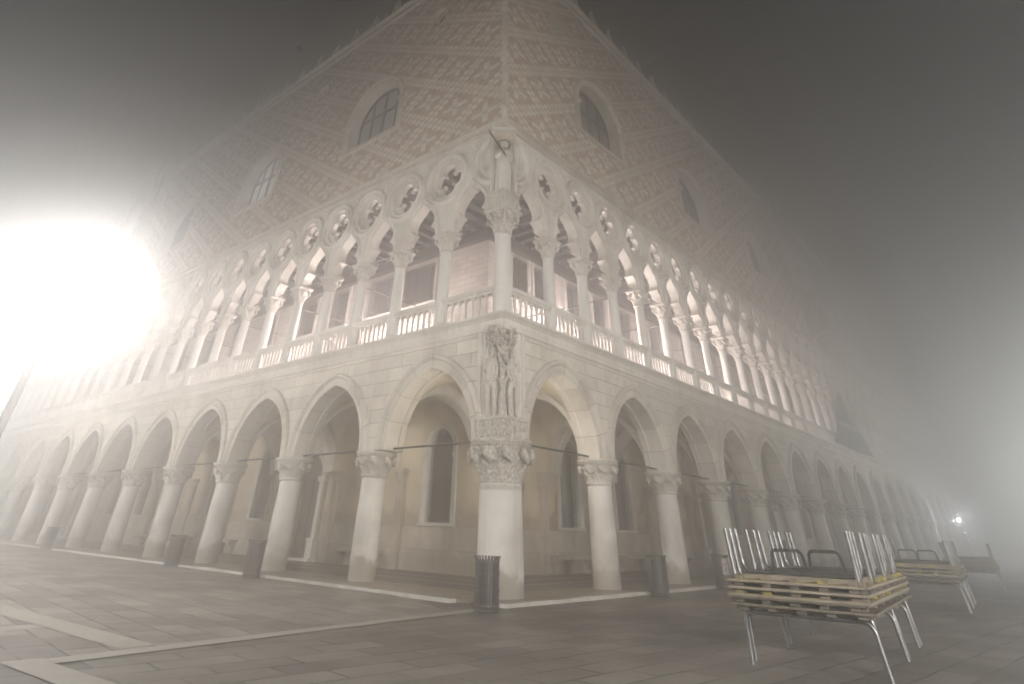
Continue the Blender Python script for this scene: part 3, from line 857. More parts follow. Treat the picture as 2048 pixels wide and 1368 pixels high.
# tracery unit
half = [(.74, 9.04), (.74, 9.26), (.70, 9.36), (.58, 9.47), (.47, 9.53), (.55, 9.60), (.615, 9.70), (.63, 9.82), (.59, 9.96), (.49, 10.10), (.34, 10.25), (.17, 10.39), (0, 10.56)]
def circ(cx, cz, r, n=28, rev=False): return [(cx+r*cos(2*pi*i/n), cz+r*sin(2*pi*i/n)) for i in range(n)]
def quatre(cz, off, r, n=9):
    pts = []
    for q in range(4):
        a0 = q*pi/2; c = (off*cos(a0), off*sin(a0))
        lim = math.radians(128)
        for i in range(n):
            a = a0 - lim + 2*lim*i/(n-1)
            pts.append((c[0]+r*cos(a), cz+c[1]+r*sin(a)))
    return pts
def tracery(wl, wr, corner=False):
    """unit centred on a column; wl/wr = distance to mid bay on each side"""
    bm = bmesh.new()
    L_ = [(-wl + min(x, wl-.30)*1.0, z) for x, z in half]     # left bay, right-hand jamb (towards column)
    R_ = [(wr - min(x, wr-.30), z) for x, z in half]
    outer = []
    if corner: outer = [(.30, 9.18)] + R_ + [(wr, Z_STR), (.30, Z_STR)]
    else: outer = L_[::-1] + R_ + [(wr, Z_STR), (-wl, Z_STR)]
    if not corner:
        add_fill(bm, [outer, circ(0, Z_OC, .70)], -.20, .20, loc_f)
        add_fill(bm, [circ(0, Z_OC, .704), quatre(Z_OC, .335, .285)], -.06, .10, loc_f)
        for q in range(4):                                    # balls on the cusps
            a = pi/4+q*pi/2; bmesh.ops.create_icosphere(bm, subdivisions=1, radius=.055, matrix=Matrix.Translation((.27*cos(a), -.02, Z_OC+.27*sin(a))))
    else:
        add_fill(bm, [outer, circ(.42, Z_OC, .10, 10)], -.20, .20, loc_f) if False else add_fill(bm, [outer], -.20, .20, loc_f)
    # ring mouldings
    def ring(cx, r0, clip=None):
        n = 40; prof = [(r0-.04, .06), (r0-.03, .22), (r0+.02, .25), (r0+.05, .21), (r0+.11, .22), (r0+.14, .29), (r0+.20, .33), (r0+.26, .31), (r0+.29, .24), (r0+.30, .19)]
        rows = []
        for i in range(n):
            a = 2*pi*i/n; row = []
            for r, o in prof: row.append(bm.verts.new(loc_f(cx+r*cos(a), o, Z_OC+r*sin(a))))
            rows.append(row)
        for i in range(n):
            if clip is not None and min(clip(rows[i][0].co), clip(rows[(i+1) % n][0].co)) < 0: continue
            A, B = rows[i], rows[(i+1) % n]
            for k in range(len(prof)-1): bm.faces.new((A[k], A[k+1], B[k+1], B[k]))
    if not corner: ring(0, .73)
    # arch mouldings on both sides
    def side_mould(pts, flip):
        prof = [(-.002, -.21), (-.002, .20), (.02, .245), (.07, .25), (.10, .21), (.13, .27), (.18, .28), (.205, .19)]
        if flip: pts = pts; prof = [(-r, o) for r, o in prof]
        sweep(bm, pts, prof, loc_f)
    Rp = R_ if not corner else R_
    simple_half = [(.74, 9.04), (.74, 9.3), (.72, 9.55), (.66, 9.8), (.55, 10.02), (.40, 10.22), (.22, 10.40), (.02, 10.56)]
    def om(pts, flip):
        prof = [(.06, .195), (.075, .25), (.12, .275), (.165, .25), (.185, .195)]
        if flip: prof = [(-r, o) for r, o in prof]
        sweep(bm, pts, prof, loc_f)
    # the ogee bands rising between the oculi
    rp = [(wr-min(x, wr-.30), z) for x, z in simple_half]; om(rp, False)
    if not corner:
        lp = [(-wl+min(x, wl-.30), z) for x, z in simple_half]; om(lp, True)
    # leaf bosses in the spandrels below the string course
    for sx, ww in ((1, wr), (-1, wl)):
        if corner and sx < 0: continue
        for k, (dx, z, r) in enumerate(((.0, 12.16, .10), (.14, 12.22, .085), (.07, 12.02, .085), (.02, 11.86, .06), (.05, 10.62, .06), (.0, 10.74, .07))):
            m_ = Matrix.Translation((sx*(ww-.01-dx-.03), -.21, z)) @ Matrix.Diagonal((1, .6, 1.1, 1))
            bmesh.ops.create_icosphere(bm, subdivisions=1, radius=r, matrix=m_)
    return bm
cache = {}
for s in 'LR':
    J = NB[s]*2
    for j in range(1, J+1):
        t = lcol_t(s, j); wl = (t-lcol_t(s, j-1))/2; wr = ((lcol_t(s, j+1)-t)/2 if j < J else 1.05)
        # on the left facade the part frame runs towards the corner
        a, b = (wr, wl) if s == 'L' else (wl, wr)
        key = (round(a, 3), round(b, 3)); loc, rz = place(s, t)
        if key not in cache: cache[key] = mesh_obj("tracery", tracery(*key), M_tracery, palace, loc, rz, smooth=True)
        else:
            o = cache[key].copy(); C.objects.link(o); o.location = loc; o.rotation_euler = (0,0,rz)
# corner tracery: half an oculus on either side of the statue
def corner_tracery(s):
    bm = bmesh.new(); w_ = lcol_t(s, 1)/2
    f = lambda u, o, z: T(s, u, o, z)
    R_ = [(w_-min(x, w_-.30), z) for x, z in half]
    hc = (.30, Z_OC); n = 20
    outer = [(.34, 9.76)] + [p for p in R_ if p[0] > .35 or True] + [(w_, Z_STR), (.26, Z_STR), (.26, 9.76)]
    outer = [(.26, 9.10)] + [(max(x, .27), z) for x, z in R_] + [(w_, Z_STR), (.26, Z_STR)]
    add_fill(bm, [outer, circ(.52, Z_OC-.18, .17, 16)], -.20, .20, f)
    prof = [(.40, .196), (.44, .235), (.50, .23), (.53, .20), (.60, .21), (.63, .28), (.70, .32), (.76, .30), (.79, .24), (.80, .19)]
    rows = []
    for i in range(25):
        a = -pi/2 + pi*i/24
        rows.append([bm.verts.new(f(.27+r*cos(a)*1.12, o, Z_OC+r*sin(a)*1.22)) for r, o in prof])
    for A, B in zip(rows, rows[1:]):
        for k in range(len(prof)-1): bm.faces.new((A[k], A[k+1], B[k+1], B[k]))
    sh = [(.74, 9.04), (.74, 9.3), (.72, 9.55), (.66, 9.8), (.55, 10.02), (.40, 10.22), (.22, 10.40), (.02, 10.56)]
    prof = [(.06, .195), (.075, .25), (.12, .275), (.165, .25), (.185, .195)]
    sweep(bm, [(w_-min(x, w_-.30), z) for x, z in sh], prof, f)
    for dx, z, r in ((.0, 12.16, .10), (.14, 12.22, .085), (.07, 12.02, .085), (.05, 10.62, .06), (.0, 10.74, .07), (.25, 10.2, .08)):
        bmesh.ops.create_icosphere(bm, subdivisions=1, radius=r, matrix=Matrix.Translation(f(w_-.04-dx, .21, z)))
    mesh_obj("tracery", bm, M_tracery, palace, smooth=True)
for s in 'LR': corner_tracery(s)
# string course above the oculi with its row of carved bosses
bm = bmesh.new()
corner_sweep(bm, [(-.30, Z_STR+.001), (.22, Z_STR+.001), (.30, Z_STR+.02), (.31, Z_STR+.05), (.27, Z_STR+.07), (.27, Z_STR+.20), (.34, Z_STR+.22), (.42, Z_STR+.26), (.42, Z_STR+.30), (.30, Z_STR+.34), (-.30, Z_STR+.34)], END['L'], END['R'])
for s in 'LR':
    t_ = .5; k = 0
    while t_ < END[s]-.2:
        r = .065 if k % 2 else .05
        bmesh.ops.create_icosphere(bm, subdivisions=1, radius=r, matrix=Matrix.Translation(T(s, t_, .285, Z_STR+.135)) @ Matrix.Diagonal((1.2, 1.2, .9, 1)))
        t_ += .19; k += 1
mesh_obj("string_course", bm, M_trim, palace, smooth=True)
# inner wall of the loggia with grilled windows
LW = {'L': [8.6, 11.1, 14.5, 17.25, 21.2, 24.6, 28.4, 32.2, 36, 40, 44, 48, 52, 56, 60, 64, 68], 'R': [6.55, 8.1, 10.7, 13.1, 15.7, 19.0, 23.2, 27.2, 31, 35, 39, 43, 47, 51, 55, 59, 63, 67, 71]}
for s in 'LR':
    bm = bmesh.new(); holes = []
    for k, c_ in enumerate(LW[s]):
        w_ = (1.0 if k in (0, 1) else .62) if s == 'L' else .5
        holes.append([(c_-w_, 9.05), (c_+w_, 9.05), (c_+w_, 10.80), (c_-w_, 10.80)])
    add_fill(bm, [[(DEPTH+.004, 5.96), (END[s], 5.96), (END[s], 11.75), (DEPTH+.004, 11.75)]] + holes, -DEPTH-.35, -DEPTH, lambda u, o, z, s=s: T(s, u, o, z))
    mesh_obj("loggia_inner_wall", bm, M_loggia_wall, palace)
def lwin(w_):
    bm = bmesh.new(); z0, z1 = 9.05, 10.80
    path = [(-w_, z0), (-w_, z1), (w_, z1), (w_, z0)]
    for (a, b, c, d) in ((-w_-.16, -w_, z0-.0, z1+.16), (w_, w_+.16, z0, z1+.16), (-w_, w_, z1, z1+.16)): box(bm, a, b, -.06, .3, c, d)
    box(bm, -w_-.24, w_+.24, -.14, .3, z0-.12, z0)
    fr = mesh_obj("loggia_window", bm, M_stone, palace)
    bm = bmesh.new()
    n = int(w_*2/.11)
    for k in range(n+1): x = -w_+.0+2*w_*k/n; tube(bm, [(x, -.16, z0-.05), (x, -.16, z1+.08)], .011, 4)
    for k in range(16): z = z0+.02+k*.112; tube(bm, [(-w_, -.16, z), (w_, -.16, z)], .011, 4)
    for x in (-w_, w_):
        for z in (z0+.2, z1-.2): tube(bm, [(x, -.16, z), (x, 0, z)], .014, 4)
    mesh_obj("grille", bm, M_iron, fr)
    bm = bmesh.new(); box(bm, -w_, w_, .24, .28, z0, z1); 
    for x in (-w_/2, 0, w_/2): box(bm, x-.02, x+.02, .20, .24, z0, z1)
    mesh_obj("pane", bm, M_glassdark, fr)
    return fr
lw = {1.0: lwin(1.0), .62: lwin(.62), .5: lwin(.5)}; used = set()
for s in 'LR':
    for k, c_ in enumerate(LW[s]):
        w_ = (1.0 if k in (0, 1) else .62) if s == 'L' else .5
        loc, rz = place(s, c_, 0, -DEPTH)
        if w_ not in used: lw[w_].location = loc; lw[w_].rotation_euler = (0,0,rz); used.add(w_)
        else: copy_tree(lw[w_], palace, loc, rz)
# loggia tie rods: one line along each facade, others back to the wall
first = True
bm = bmesh.new(); tube(bm, [(0, 0, 0), (0, 4.3, 0)], .020, 6); r0_ = mesh_obj("cross_tie_rod", bm, M_iron, palace)
bm = bmesh.new(); tube(bm, [(-1.05, 0, 0), (1.05, 0, 0)], .020, 6); r1_ = mesh_obj("loggia_tie_rod", bm, M_iron, palace)
fa = fb = True
for s in 'LR':
    for j in range(1, NB[s]*2):
        if j % 2 == 1 and j > 2:
            a = r0_ if fa else r0_.copy()
            if not fa: C.objects.link(a)
            fa = False; a.location, rz = place(s, lcol_t(s, j), 8.25, -.1); a.rotation_euler = (0,0,rz)
        b = r1_ if fb else r1_.copy()
        if not fb: C.objects.link(b)
        fb = False
        t0, t1 = lcol_t(s, j-1), lcol_t(s, j)
        b.location, rz = place(s, (t0+t1)/2, 9.085, -.05); b.rotation_euler = (0,0,rz); b.scale = ((t1-t0)/2.1, 1, 1)

# ------------------------------------------------------------------ corner carving
# pilaster strips and bracket block above the big capital
def diag(d, w_, z):
    """point at distance d out along the corner diagonal, w sideways (positive = right)"""
    q = 1/sqrt(2); return Vector((d*q + w_*q, -d*q + w_*q, z))
bm = bmesh.new()
box(bm, -.46, .46, -.46, .46, 2.94, 3.36, lambda v: v + Vector((-.02,.02,0)))
for k in range(26):   # leaves on the bracket
    for fx in (0, 1):
        u = rnd.uniform(-.40, .44); z = rnd.uniform(3.0, 3.32)
        p = Vector((-u, -.45, z)) if fx == 0 else Vector((.45, u, z))
        bmesh.ops.create_icosphere(bm, subdivisions=1, radius=rnd.uniform(.03, .055), matrix=Matrix.Translation(p) @ Matrix.Diagonal((1, 1, 1.5, 1)))
box(bm, -.50, .50, -.50, .50, 3.36, 3.43, lambda v: v + Vector((-.01,.01,0)))
mesh_obj("corner_bracket", bm, M_carve, palace, smooth=False)
bm = bmesh.new()
add = [(-.42, -.352), (-.30, -.352), (.352, .30), (.352, .42), (-.35, .42), (-.42, .35)]
lo = [bm.verts.new((x, y, 3.43)) for x, y in add]; hi = [bm.verts.new((x, y, 5.50)) for x, y in add]
bm.faces.new(lo[::-1]); bm.faces.new(hi)
for i in range(len(add)): bm.faces.new((lo[i], lo[(i+1) % len(add)], hi[(i+1) % len(add)], hi[i]))
for s in 'LR': bbox(bm, s, .40, .52, .352, .40, 3.43, 5.50)
mesh_obj("corner_pier", bm, M_stone, palace)
relief = empty("corner_relief", (0,0,0), 0, palace)
# tree with a leafy crown at the arris
bm = bmesh.new()
pts = [diag(.18+.03*sin(k*1.3), .02*sin(k*2.1), 3.43+k*.17) for k in range(11)]
tube(bm, pts, .1, 12, rads=[.13, .11, .10, .095, .09, .085, .085, .08, .09, .10, .10])
for (w0, w1, z0, z1) in ((0, -.14, 4.2, 4.36), (0, .17, 4.15, 4.42), (0, -.22, 4.9, 5.25), (0, .22, 4.9, 5.25), (0, -.1, 5.0, 5.45), (0, .12, 5.0, 5.4)):
    tube(bm, [diag(.2, w0, z0), diag(.26, (w0+w1)/2, (z0+z1)/2-.02), diag(.24, w1, z1)], .04, 7, rads=[.05, .04, .03])
for k in range(150):
    w_ = rnd.uniform(-.40, .40); z = rnd.uniform(5.16, 5.62); d = .12+.22*(1-(w_/.42)**2)+rnd.uniform(-.06, .08)
    if z < 5.2 and abs(w_) < .1: continue
    if z > 5.48: d += .06
    p = diag(d, w_, z)
    m_ = Matrix.Translation(p) @ Matrix.Rotation(rnd.uniform(0, 6), 4, 'Z') @ Matrix.Rotation(rnd.uniform(-.9, .9), 4, 'X') @ Matrix.Diagonal((1.0, .45, 1.5, 1))
    bmesh.ops.create_icosphere(bm, subdivisions=1, radius=rnd.uniform(.035, .06), matrix=m_)
for k in range(26):
    m_ = Matrix.Translation(diag(.30+rnd.uniform(-.03, .05), rnd.uniform(-.12, .14), rnd.uniform(4.55, 4.95))) @ Matrix.Rotation(rnd.uniform(0, 6), 4, 'Z') @ Matrix.Diagonal((1.0, .45, 1.5, 1))
    bmesh.ops.create_icosphere(bm, subdivisions=1, radius=rnd.uniform(.03, .05), matrix=m_)
mesh_obj("carved_tree", bm, M_carve, relief, smooth=True)

def skinned(name, joints, edges, m, parent, sub=2, extra=None):
    """one continuous body grown over a joint skeleton: joints {name:(pos, radius)}"""
    names = list(joints); bm = bmesh.new(); vs = {}
    for n_ in names: vs[n_] = bm.verts.new(joints[n_][0])
    for a, b in edges: bm.edges.new((vs[a], vs[b]))
    me = bpy.data.meshes.new(name); bm.to_mesh(me); bm.free()
    ob = bpy.data.objects.new(name, me); C.objects.link(ob)
    mod = ob.modifiers.new("s", 'SKIN'); mod.use_smooth_shade = True
    for i, n_ in enumerate(names):
        r = joints[n_][1]*1.28; r = (r, r)
        me.skin_vertices[0].data[i].radius = r
        me.skin_vertices[0].data[i].use_root = (i == 0)
    ss = ob.modifiers.new("u", 'SUBSURF'); ss.levels = sub; ss.render_levels = sub
    dg = bpy.context.evaluated_depsgraph_get(); dg.update()
    nm = bpy.data.meshes.new_from_object(ob.evaluated_get(dg))
    bpy.data.objects.remove(ob)
    if extra: 
        t = bmesh.new(); t.from_mesh(nm); extra(t); t.to_mesh(nm); t.free()
    nm.materials.clear(); nm.materials.append(m); nm.shade_smooth()
    o = bpy.data.objects.new(name, nm); return link(o, parent)
def relief_figure(sg):
    """standing carved figure beside the tree; sg=-1 left, +1 right"""
    def P(w_, d, z): return diag(d, sg*w_, 3.43+z)
    J = {
      'pelvis': (P(.30, .10, .86), .115), 'waist': (P(.30, .11, 1.02), .10), 'chest': (P(.30, .12, 1.22), .125), 'neck': (P(.29, .13, 1.40), .05), 'head0': (P(.28, .15, 1.47), .075), 'head': (P(.27, .15, 1.58), .085),
      'shA': (P(.16, .13, 1.33), .055), 'elA': (P(.13, .22, 1.10), .042), 'haA': (P(.20, .27, .90), .03), 'fiA': (P(.235, .28, .82), .02),
      'shB': (P(.43, .10, 1.33), .055), 'elB': (P(.46, .13, 1.08), .042), 'haB': (P(.36, .24, 1.24), .03), 'fiB': (P(.31, .26, 1.30), .02),
      'hipA': (P(.22, .12, .78), .09), 'knA': (P(.20, .17, .44), .062), 'anA': (P(.20, .12, .08), .04), 'toA': (P(.20, .24, .04), .035),
      'hipB': (P(.38, .10, .78), .09), 'knB': (P(.39, .12, .44), .062), 'anB': (P(.38, .06, .08), .04), 'toB': (P(.40, .17, .04), .035)}
    E = [('pelvis','waist'),('waist','chest'),('chest','neck'),('neck','head0'),('head0','head'),('chest','shA'),('shA','elA'),('elA','haA'),('haA','fiA'),('chest','shB'),('shB','elB'),('elB','haB'),('haB','fiB'),
         ('pelvis','hipA'),('hipA','knA'),('knA','anA'),('anA','toA'),('pelvis','hipB'),('hipB','knB'),('knB','anB'),('anB','toB')]
    o = skinned("carved_figure", J, E, M_carve2, relief)
    bm = bmesh.new()
    bmesh.ops.create_icosphere(bm, subdivisions=3, radius=.085, matrix=Matrix.Translation(P(.28, .17, 1.56)) @ Matrix.Diagonal((.95, .95, 1.25, 1)))
    for dw, dd, dz, rr_ in ((0, .085, -.01, .018), (-.03, .07, .02, .014), (.03, .07, .02, .014), (0, .075, -.05, .016)): bmesh.ops.create_icosphere(bm, subdivisions=2, radius=rr_, matrix=Matrix.Translation(P(.28+dw, .17+dd, 1.56+dz)))
    for k in range(34):        # hair and a spray of leaves at the waist
        if k < 18: p = P(.28+rnd.uniform(-.08, .08), .13+rnd.uniform(-.05, .04), 1.62+rnd.uniform(-.06, .07)); r = .032
        else: p = P(.30+rnd.uniform(-.10, .10), .20+rnd.uniform(-.02, .03), .84+rnd.uniform(-.08, .08)); r = .04
        bmesh.ops.create_icosphere(bm, subdivisions=1, radius=r, matrix=Matrix.Translation(p))
    me = bpy.data.meshes.new("x"); bm.to_mesh(me); t = bmesh.new(); t.from_mesh(o.data); t.from_mesh(me); t.to_mesh(o.data); t.free(); bm.free(); o.data.shade_smooth()
for sg in (-1, 1): relief_figure(sg)

# block and niche for the statue on the loggia corner
bm = bmesh.new()
cc = .10
box(bm, -.35, .35, -.35, .35, 9.18, 9.70, lambda v: v + Vector((cc-.03, -cc+.03, 0)))
box(bm, -.385, .385, -.385, .385, 9.70, 9.77, lambda v: v + Vector((cc-.03, -cc+.03, 0)))
for k in range(30):
    for fx in (0, 1):
        u = rnd.uniform(-.27, .34); z = rnd.uniform(9.24, 9.64)
        p = Vector((-u+cc-.03, -.345-cc+.03, z)) if fx == 0 else Vector((.345+cc-.03, u-cc+.03, z))
        bmesh.ops.create_icosphere(bm, subdivisions=1, radius=rnd.uniform(.025, .045), matrix=Matrix.Translation(p) @ Matrix.Diagonal((1, 1, 1.5, 1)))
mesh_obj("statue_bracket", bm, M_carve2, palace)
bm = bmesh.new()
def dbox(w0, w1, d0, d1, z0, z1):
    vs = [diag(d, w_, z) for z in (z0, z1) for d in (d0, d1) for w_ in (w0, w1)]
    v = [bm.verts.new(p) for p in vs]
    for a in ((0,1,3,2), (4,6,7,5), (0,4,5,1), (2,3,7,6), (0,2,6,4), (1,5,7,3)): bm.faces.new([v[i] for i in a])
dbox(-.40, .40, -.35, .05, 9.60, Z_STR)
mesh_obj("niche_back", bm, M_pil, palace); bm = bmesh.new()
for sx in (-1, 1):
    dbox(sx*.40-.045, sx*.40+.045, .052, .14, 9.775, 12.20); dbox(sx*.325-.012, sx*.325+.012, .052, .10, 9.775, 12.05)
dbox(-.44, .44, .052, .30, 12.22, Z_STR-.002)
mesh_obj("statue_niche", bm, M_stone, palace)

statue = empty("angel_statue", diag(.24, 0, 9.77)); 
tag(statue, "pale carved winged figure with dark halo and raised sword on the palace corner", "statue")
def S(w_, d, z): return diag(.24+d, w_, 9.77+z) - statue.location
J = {'pelvis': (S(0, 0, 1.00), .13), 'waist': (S(0, 0, 1.16), .12), 'chest': (S(.0, .02, 1.42), .155), 'neck': (S(0, .03, 1.62), .055), 'jaw': (S(0, .05, 1.70), .075), 'head': (S(0, .04, 1.83), .095), 'crown': (S(0, .03, 1.91), .06),
     'shA': (S(-.19, .02, 1.53), .07), 'elA': (S(-.27, .07, 1.28), .06), 'haA': (S(-.12, .20, 1.42), .045), 'fiA': (S(-.07, .22, 1.47), .03),
     'shB': (S(.19, .02, 1.53), .07), 'elB': (S(.27, .06, 1.26), .06), 'haB': (S(.20, .18, 1.05), .042), 'fiB': (S(.17, .21, .98), .03),
     'hipA': (S(-.10, .02, .86), .12), 'knA': (S(-.11, .07, .48), .11), 'anA': (S(-.11, .02, .08), .10), 'toA': (S(-.12, .16, .05), .05),
     'hipB': (S(.10, .02, .86), .12), 'knB': (S(.11, .05, .48), .11), 'anB': (S(.11, .02, .08), .10), 'toB': (S(.13, .15, .05), .05)}
E_ = [('pelvis','waist'),('waist','chest'),('chest','neck'),('neck','jaw'),('jaw','head'),('head','crown'),('chest','shA'),('shA','elA'),('elA','haA'),('haA','fiA'),('chest','shB'),('shB','elB'),('elB','haB'),('haB','fiB'),
      ('pelvis','hipA'),('hipA','knA'),('knA','anA'),('anA','toA'),('pelvis','hipB'),('hipB','knB'),('knB','anB'),('anB','toB')]
skinned("figure", J, E_, M_stone, statue)
# robe with deep vertical folds
bm = bmesh.new(); rows = []
for k in range(19):
    s_ = k/18; z = .03+1.28*s_; base = .265-.075*s_+.03*sin(s_*pi); row = []
    for i in range(60):
        a = 2*pi*i/60; fold = 1+(.13-.07*s_)*sin(9*a+1.6*s_+.6*sin(3*a))+.04*sin(19*a)
        r = base*fold; row.append(bm.verts.new(S(r*cos(a)*1.02, r*sin(a)*.80, z)))
    rows.append(row)
for A, B in zip(rows, rows[1:]):
    for i in range(60): bm.faces.new((A[i], A[(i+1) % 60], B[(i+1) % 60], B[i]))
mesh_obj("robe", bm, M_stone, statue, smooth='all')
bm = bmesh.new()
bmesh.ops.create_icosphere(bm, subdivisions=3, radius=.105, matrix=Matrix.Translation(S(0, .055, 1.83)) @ Matrix.Diagonal((.92, .92, 1.22, 1)))
for (w_, d, z, r) in [(0, .165, 1.825, .022), (0, .158, 1.845, .018), (-.04, .140, 1.865, .020), (.04, .140, 1.865, .020), (0, .150, 1.775, .020), (0, .145, 1.735, .026)]: bmesh.ops.create_icosphere(bm, subdivisions=2, radius=r, matrix=Matrix.Translation(S(w_, d, z)))
for k in range(60):
    a = rnd.uniform(-2.6, 2.6); z = rnd.uniform(1.70, 1.98); q = .11*sqrt(max(.05, 1-((z-1.82)/.2)**2))
    p = S(sin(a)*q, .03-cos(a)*q, z) if abs(a) < 1.9 else S(sin(a)*q*1.05, .03-cos(a)*q*.6, max(z, 1.88))
    bmesh.ops.create_icosphere(bm, subdivisions=1, radius=.028, matrix=Matrix.Translation(p))
mesh_obj("head", bm, M_stone, statue, smooth='all')
# cloak hanging from the arms
bm = bmesh.new()
for sx in (-1, 1):
    rows = []
    for k in range(12):
        s_ = k/11; z = 1.45-s_*1.05; row = []
        for i in range(9):
            u = i/8; row.append(bm.verts.new(S(sx*(.17+.13*u*(1-.3*s_)), -.05+.13*sin(u*3.1)+.025*sin(u*14+s_*2), z+.02*sin(u*9))))
        rows.append(row)
    for A, B in zip(rows, rows[1:]):
        for i in range(8): bm.faces.new((A[i], A[i+1], B[i+1], B[i]))
bmesh.ops.solidify(bm, geom=bm.faces[:], thickness=.03)
mesh_obj("cloak", bm, M_stone, statue, smooth='all')
# wings folded against the niche
for sx in (-1, 1):
    bm = bmesh.new()
    for k in range(9):
        w0 = sx*(.14+.022*k); tube(bm, [S(w0*.9, -.14, 1.62-.02*k), S(w0+sx*.03, -.15, 1.2-.04*k), S(w0+sx*.01, -.15, .30+.07*k)], .03, 6, rads=[.03, .035, .012])
    mesh_obj("wing", bm, M_stone, statue, smooth='all')
bm = bmesh.new(); tube(bm, [S(.205*cos(2*pi*i/32), .0+.0, 1.86+.205*sin(2*pi*i/32)) for i in range(32)], .022, 8, closed=True)
mesh_obj("halo", bm, M_bronze, statue, smooth='all')
bm = bmesh.new()
a_, b_ = S(-.06, .24, 1.45), S(-.56, .30, 2.22)
dv = (b_-a_).normalized(); sd = dv.cross(Vector((1, -1, 0)).normalized()).normalized()
nrm = dv.cross(sd)
for q0, q1, wd, th in ((.0, .90, .036, .016),):
    v = []
    for q in (a_-dv*.1, a_+dv*.80, b_+dv*.02):
        ww = wd if q != b_+dv*.02 else .01
        for e, g in ((1, 0), (0, 1), (-1, 0), (0, -1)): v.append(bm.verts.new(q+sd*ww*e+nrm*th*g))
    for L in (0, 4):
        for i in range(4): bm.faces.new((v[L+i], v[L+(i+1) % 4], v[L+4+(i+1) % 4], v[L+4+i]))
    bm.faces.new(v[:4][::-1]); bm.faces.new(v[8:])
sw = mesh_obj("sword", bm, M_bronze, statue)
bm = bmesh.new(); tube(bm, [a_+sd*.11, a_-sd*.11], .016, 6); tube(bm, [a_-dv*.02, a_-dv*.17], .02, 8); bmesh.ops.create_icosphere(bm, subdivisions=1, radius=.03, matrix=Matrix.Translation(a_-dv*.18))
mesh_obj("hilt", bm, M_bronze, sw, smooth='all')
bm = bmesh.new(); tube(bm, [S(.245, .12, .02), S(.245, .12, .62)], .018, 6)
mesh_obj("staff", bm, M_bronze, statue)

# ------------------------------------------------------------------ upper wall
UW = {'L': [7.66, 17.7, 27.7, 47.2, 57.0, 66.6], 'R': [6.70, 16.95, 27.15, 48.0, 58.0, 68.2]}
UB = {'L': 37.4, 'R': 37.9}
OC = {'L': [3.75, 13.05, 22.8, 32.4, 42.3, 52.2, 62.0], 'R': [3.65, 13.2, 22.4, 32.4, 43.4, 53.2, 63.3]}
WO = .30                                       # upper wall face
for s in 'LR':
    holes = []
    for c_ in UW[s]: holes.append([(c_-1.75, 14.95)] + [(c_+x, 16.6+z) for x, z in arch(1.75, 1.66, 12)] + [(c_+1.75, 14.95)])
    c_ = UB[s]; holes.append([(c_-1.6, 14.6)] + [(c_+x, 18.0+z) for x, z in arch(1.6, 1.9, 12)] + [(c_+1.6, 14.6)])
    for c_ in OC[s]: holes.append(circ(c_, 20.5, .52, 20))
    bm = bmesh.new()
    f = lambda u, o, z, s=s: T(s, u, o, z)
    t0 = -.30+.16 if s == 'L' else -.30+.16
    add_fill(bm, [[(-.14, Z_STR+.34), (END[s], Z_STR+.34), (END[s], Z_TOP), (-.14, Z_TOP)]] + holes, -.62, WO, f)
    mesh_obj("upper_wall", bm, M_diaper, palace)
def upper_window():
    bm = bmesh.new()
    path = [(-1.75, 14.96)] + [(x, 16.6+z) for x, z in arch(1.75, 1.66, 16)] + [(1.75, 14.96)]
    sweep(bm, path, [(-.004, -.62), (-.004, .02), (.04, .06), (.12, .06), (.16, .02), (.22, .10), (.30, .12), (.34, .08), (.35, -.01)], loc_f)
    for sx in (-1, 1):
        box(bm, sx*1.92-.2, sx*1.92+.2, -.16, .0, 16.50, 16.66)
    fr = mesh_obj("window", bm, M_trim, palace, smooth=True, recalc=False)
    bm = bmesh.new(); box(bm, -2.15, 2.15, -.14, .0, 14.80, 14.955); box(bm, -1.74, 1.74, .001, .60, 14.90, 14.952)
    mesh_obj("sill", bm, M_trim, fr)
    # timber frame: upright and cross bars
    bm = bmesh.new()
    def top(x): return 16.6+arch_h(x, 1.74, 1.65)
    for x, hw_ in ((-1.70, .05), (-.86, .045), (0, .085), (.86, .045), (1.70, .05)): box(bm, x-hw_, x+hw_, .50, .585, 14.955, top(abs(x)-.02)-.02 if abs(x) < 1.6 else 16.6)
    for z in (15.55, 16.95):
        box(bm, -1.74, 1.74, .49, .59, z-.055, z+.055) if z < 16.6 else box(bm, -1.68, 1.68, .49, .59, z-.055, z+.055)
    add_fill(bm, [[(x*.999, 16.6+z) for x, z in arch(1.745, 1.655, 14)] + [(x*.93, 16.6+z*.93-.02) for x, z in arch(1.74, 1.65, 14)][::-1]], -.585, -.50, loc_f)
    mesh_obj("window_frame", bm, simple("dark_window_timber", (.028,.022,.020), .6), fr)
    bm = bmesh.new(); add_fill(bm, [[(-1.745, 14.95)] + [(x*.998, 16.6+z*.998) for x, z in arch(1.75, 1.66, 14)] + [(1.745, 14.95)]], -.60, -.56, loc_f)
    mesh_obj("pane", bm, M_roundel, fr)
    return fr
uw0 = upper_window(); first = True
for s in 'LR':
    for c_ in UW[s]:
        loc, rz = place(s, c_, 0, WO)
        if first: uw0.location = loc; uw0.rotation_euler = (0,0,rz); first = False
        else: copy_tree(uw0, palace, loc, rz)
n_glow = 0  # two left panes nearest the corner get bright roundels by added emission
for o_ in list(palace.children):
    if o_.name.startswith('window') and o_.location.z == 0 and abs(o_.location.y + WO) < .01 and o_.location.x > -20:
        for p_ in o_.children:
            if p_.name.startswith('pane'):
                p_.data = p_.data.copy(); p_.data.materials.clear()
                p_.data.materials.append(roundel_glass("glowing_roundel_glass", .75 if o_.location.x < -12 else .13)); n_glow += 1
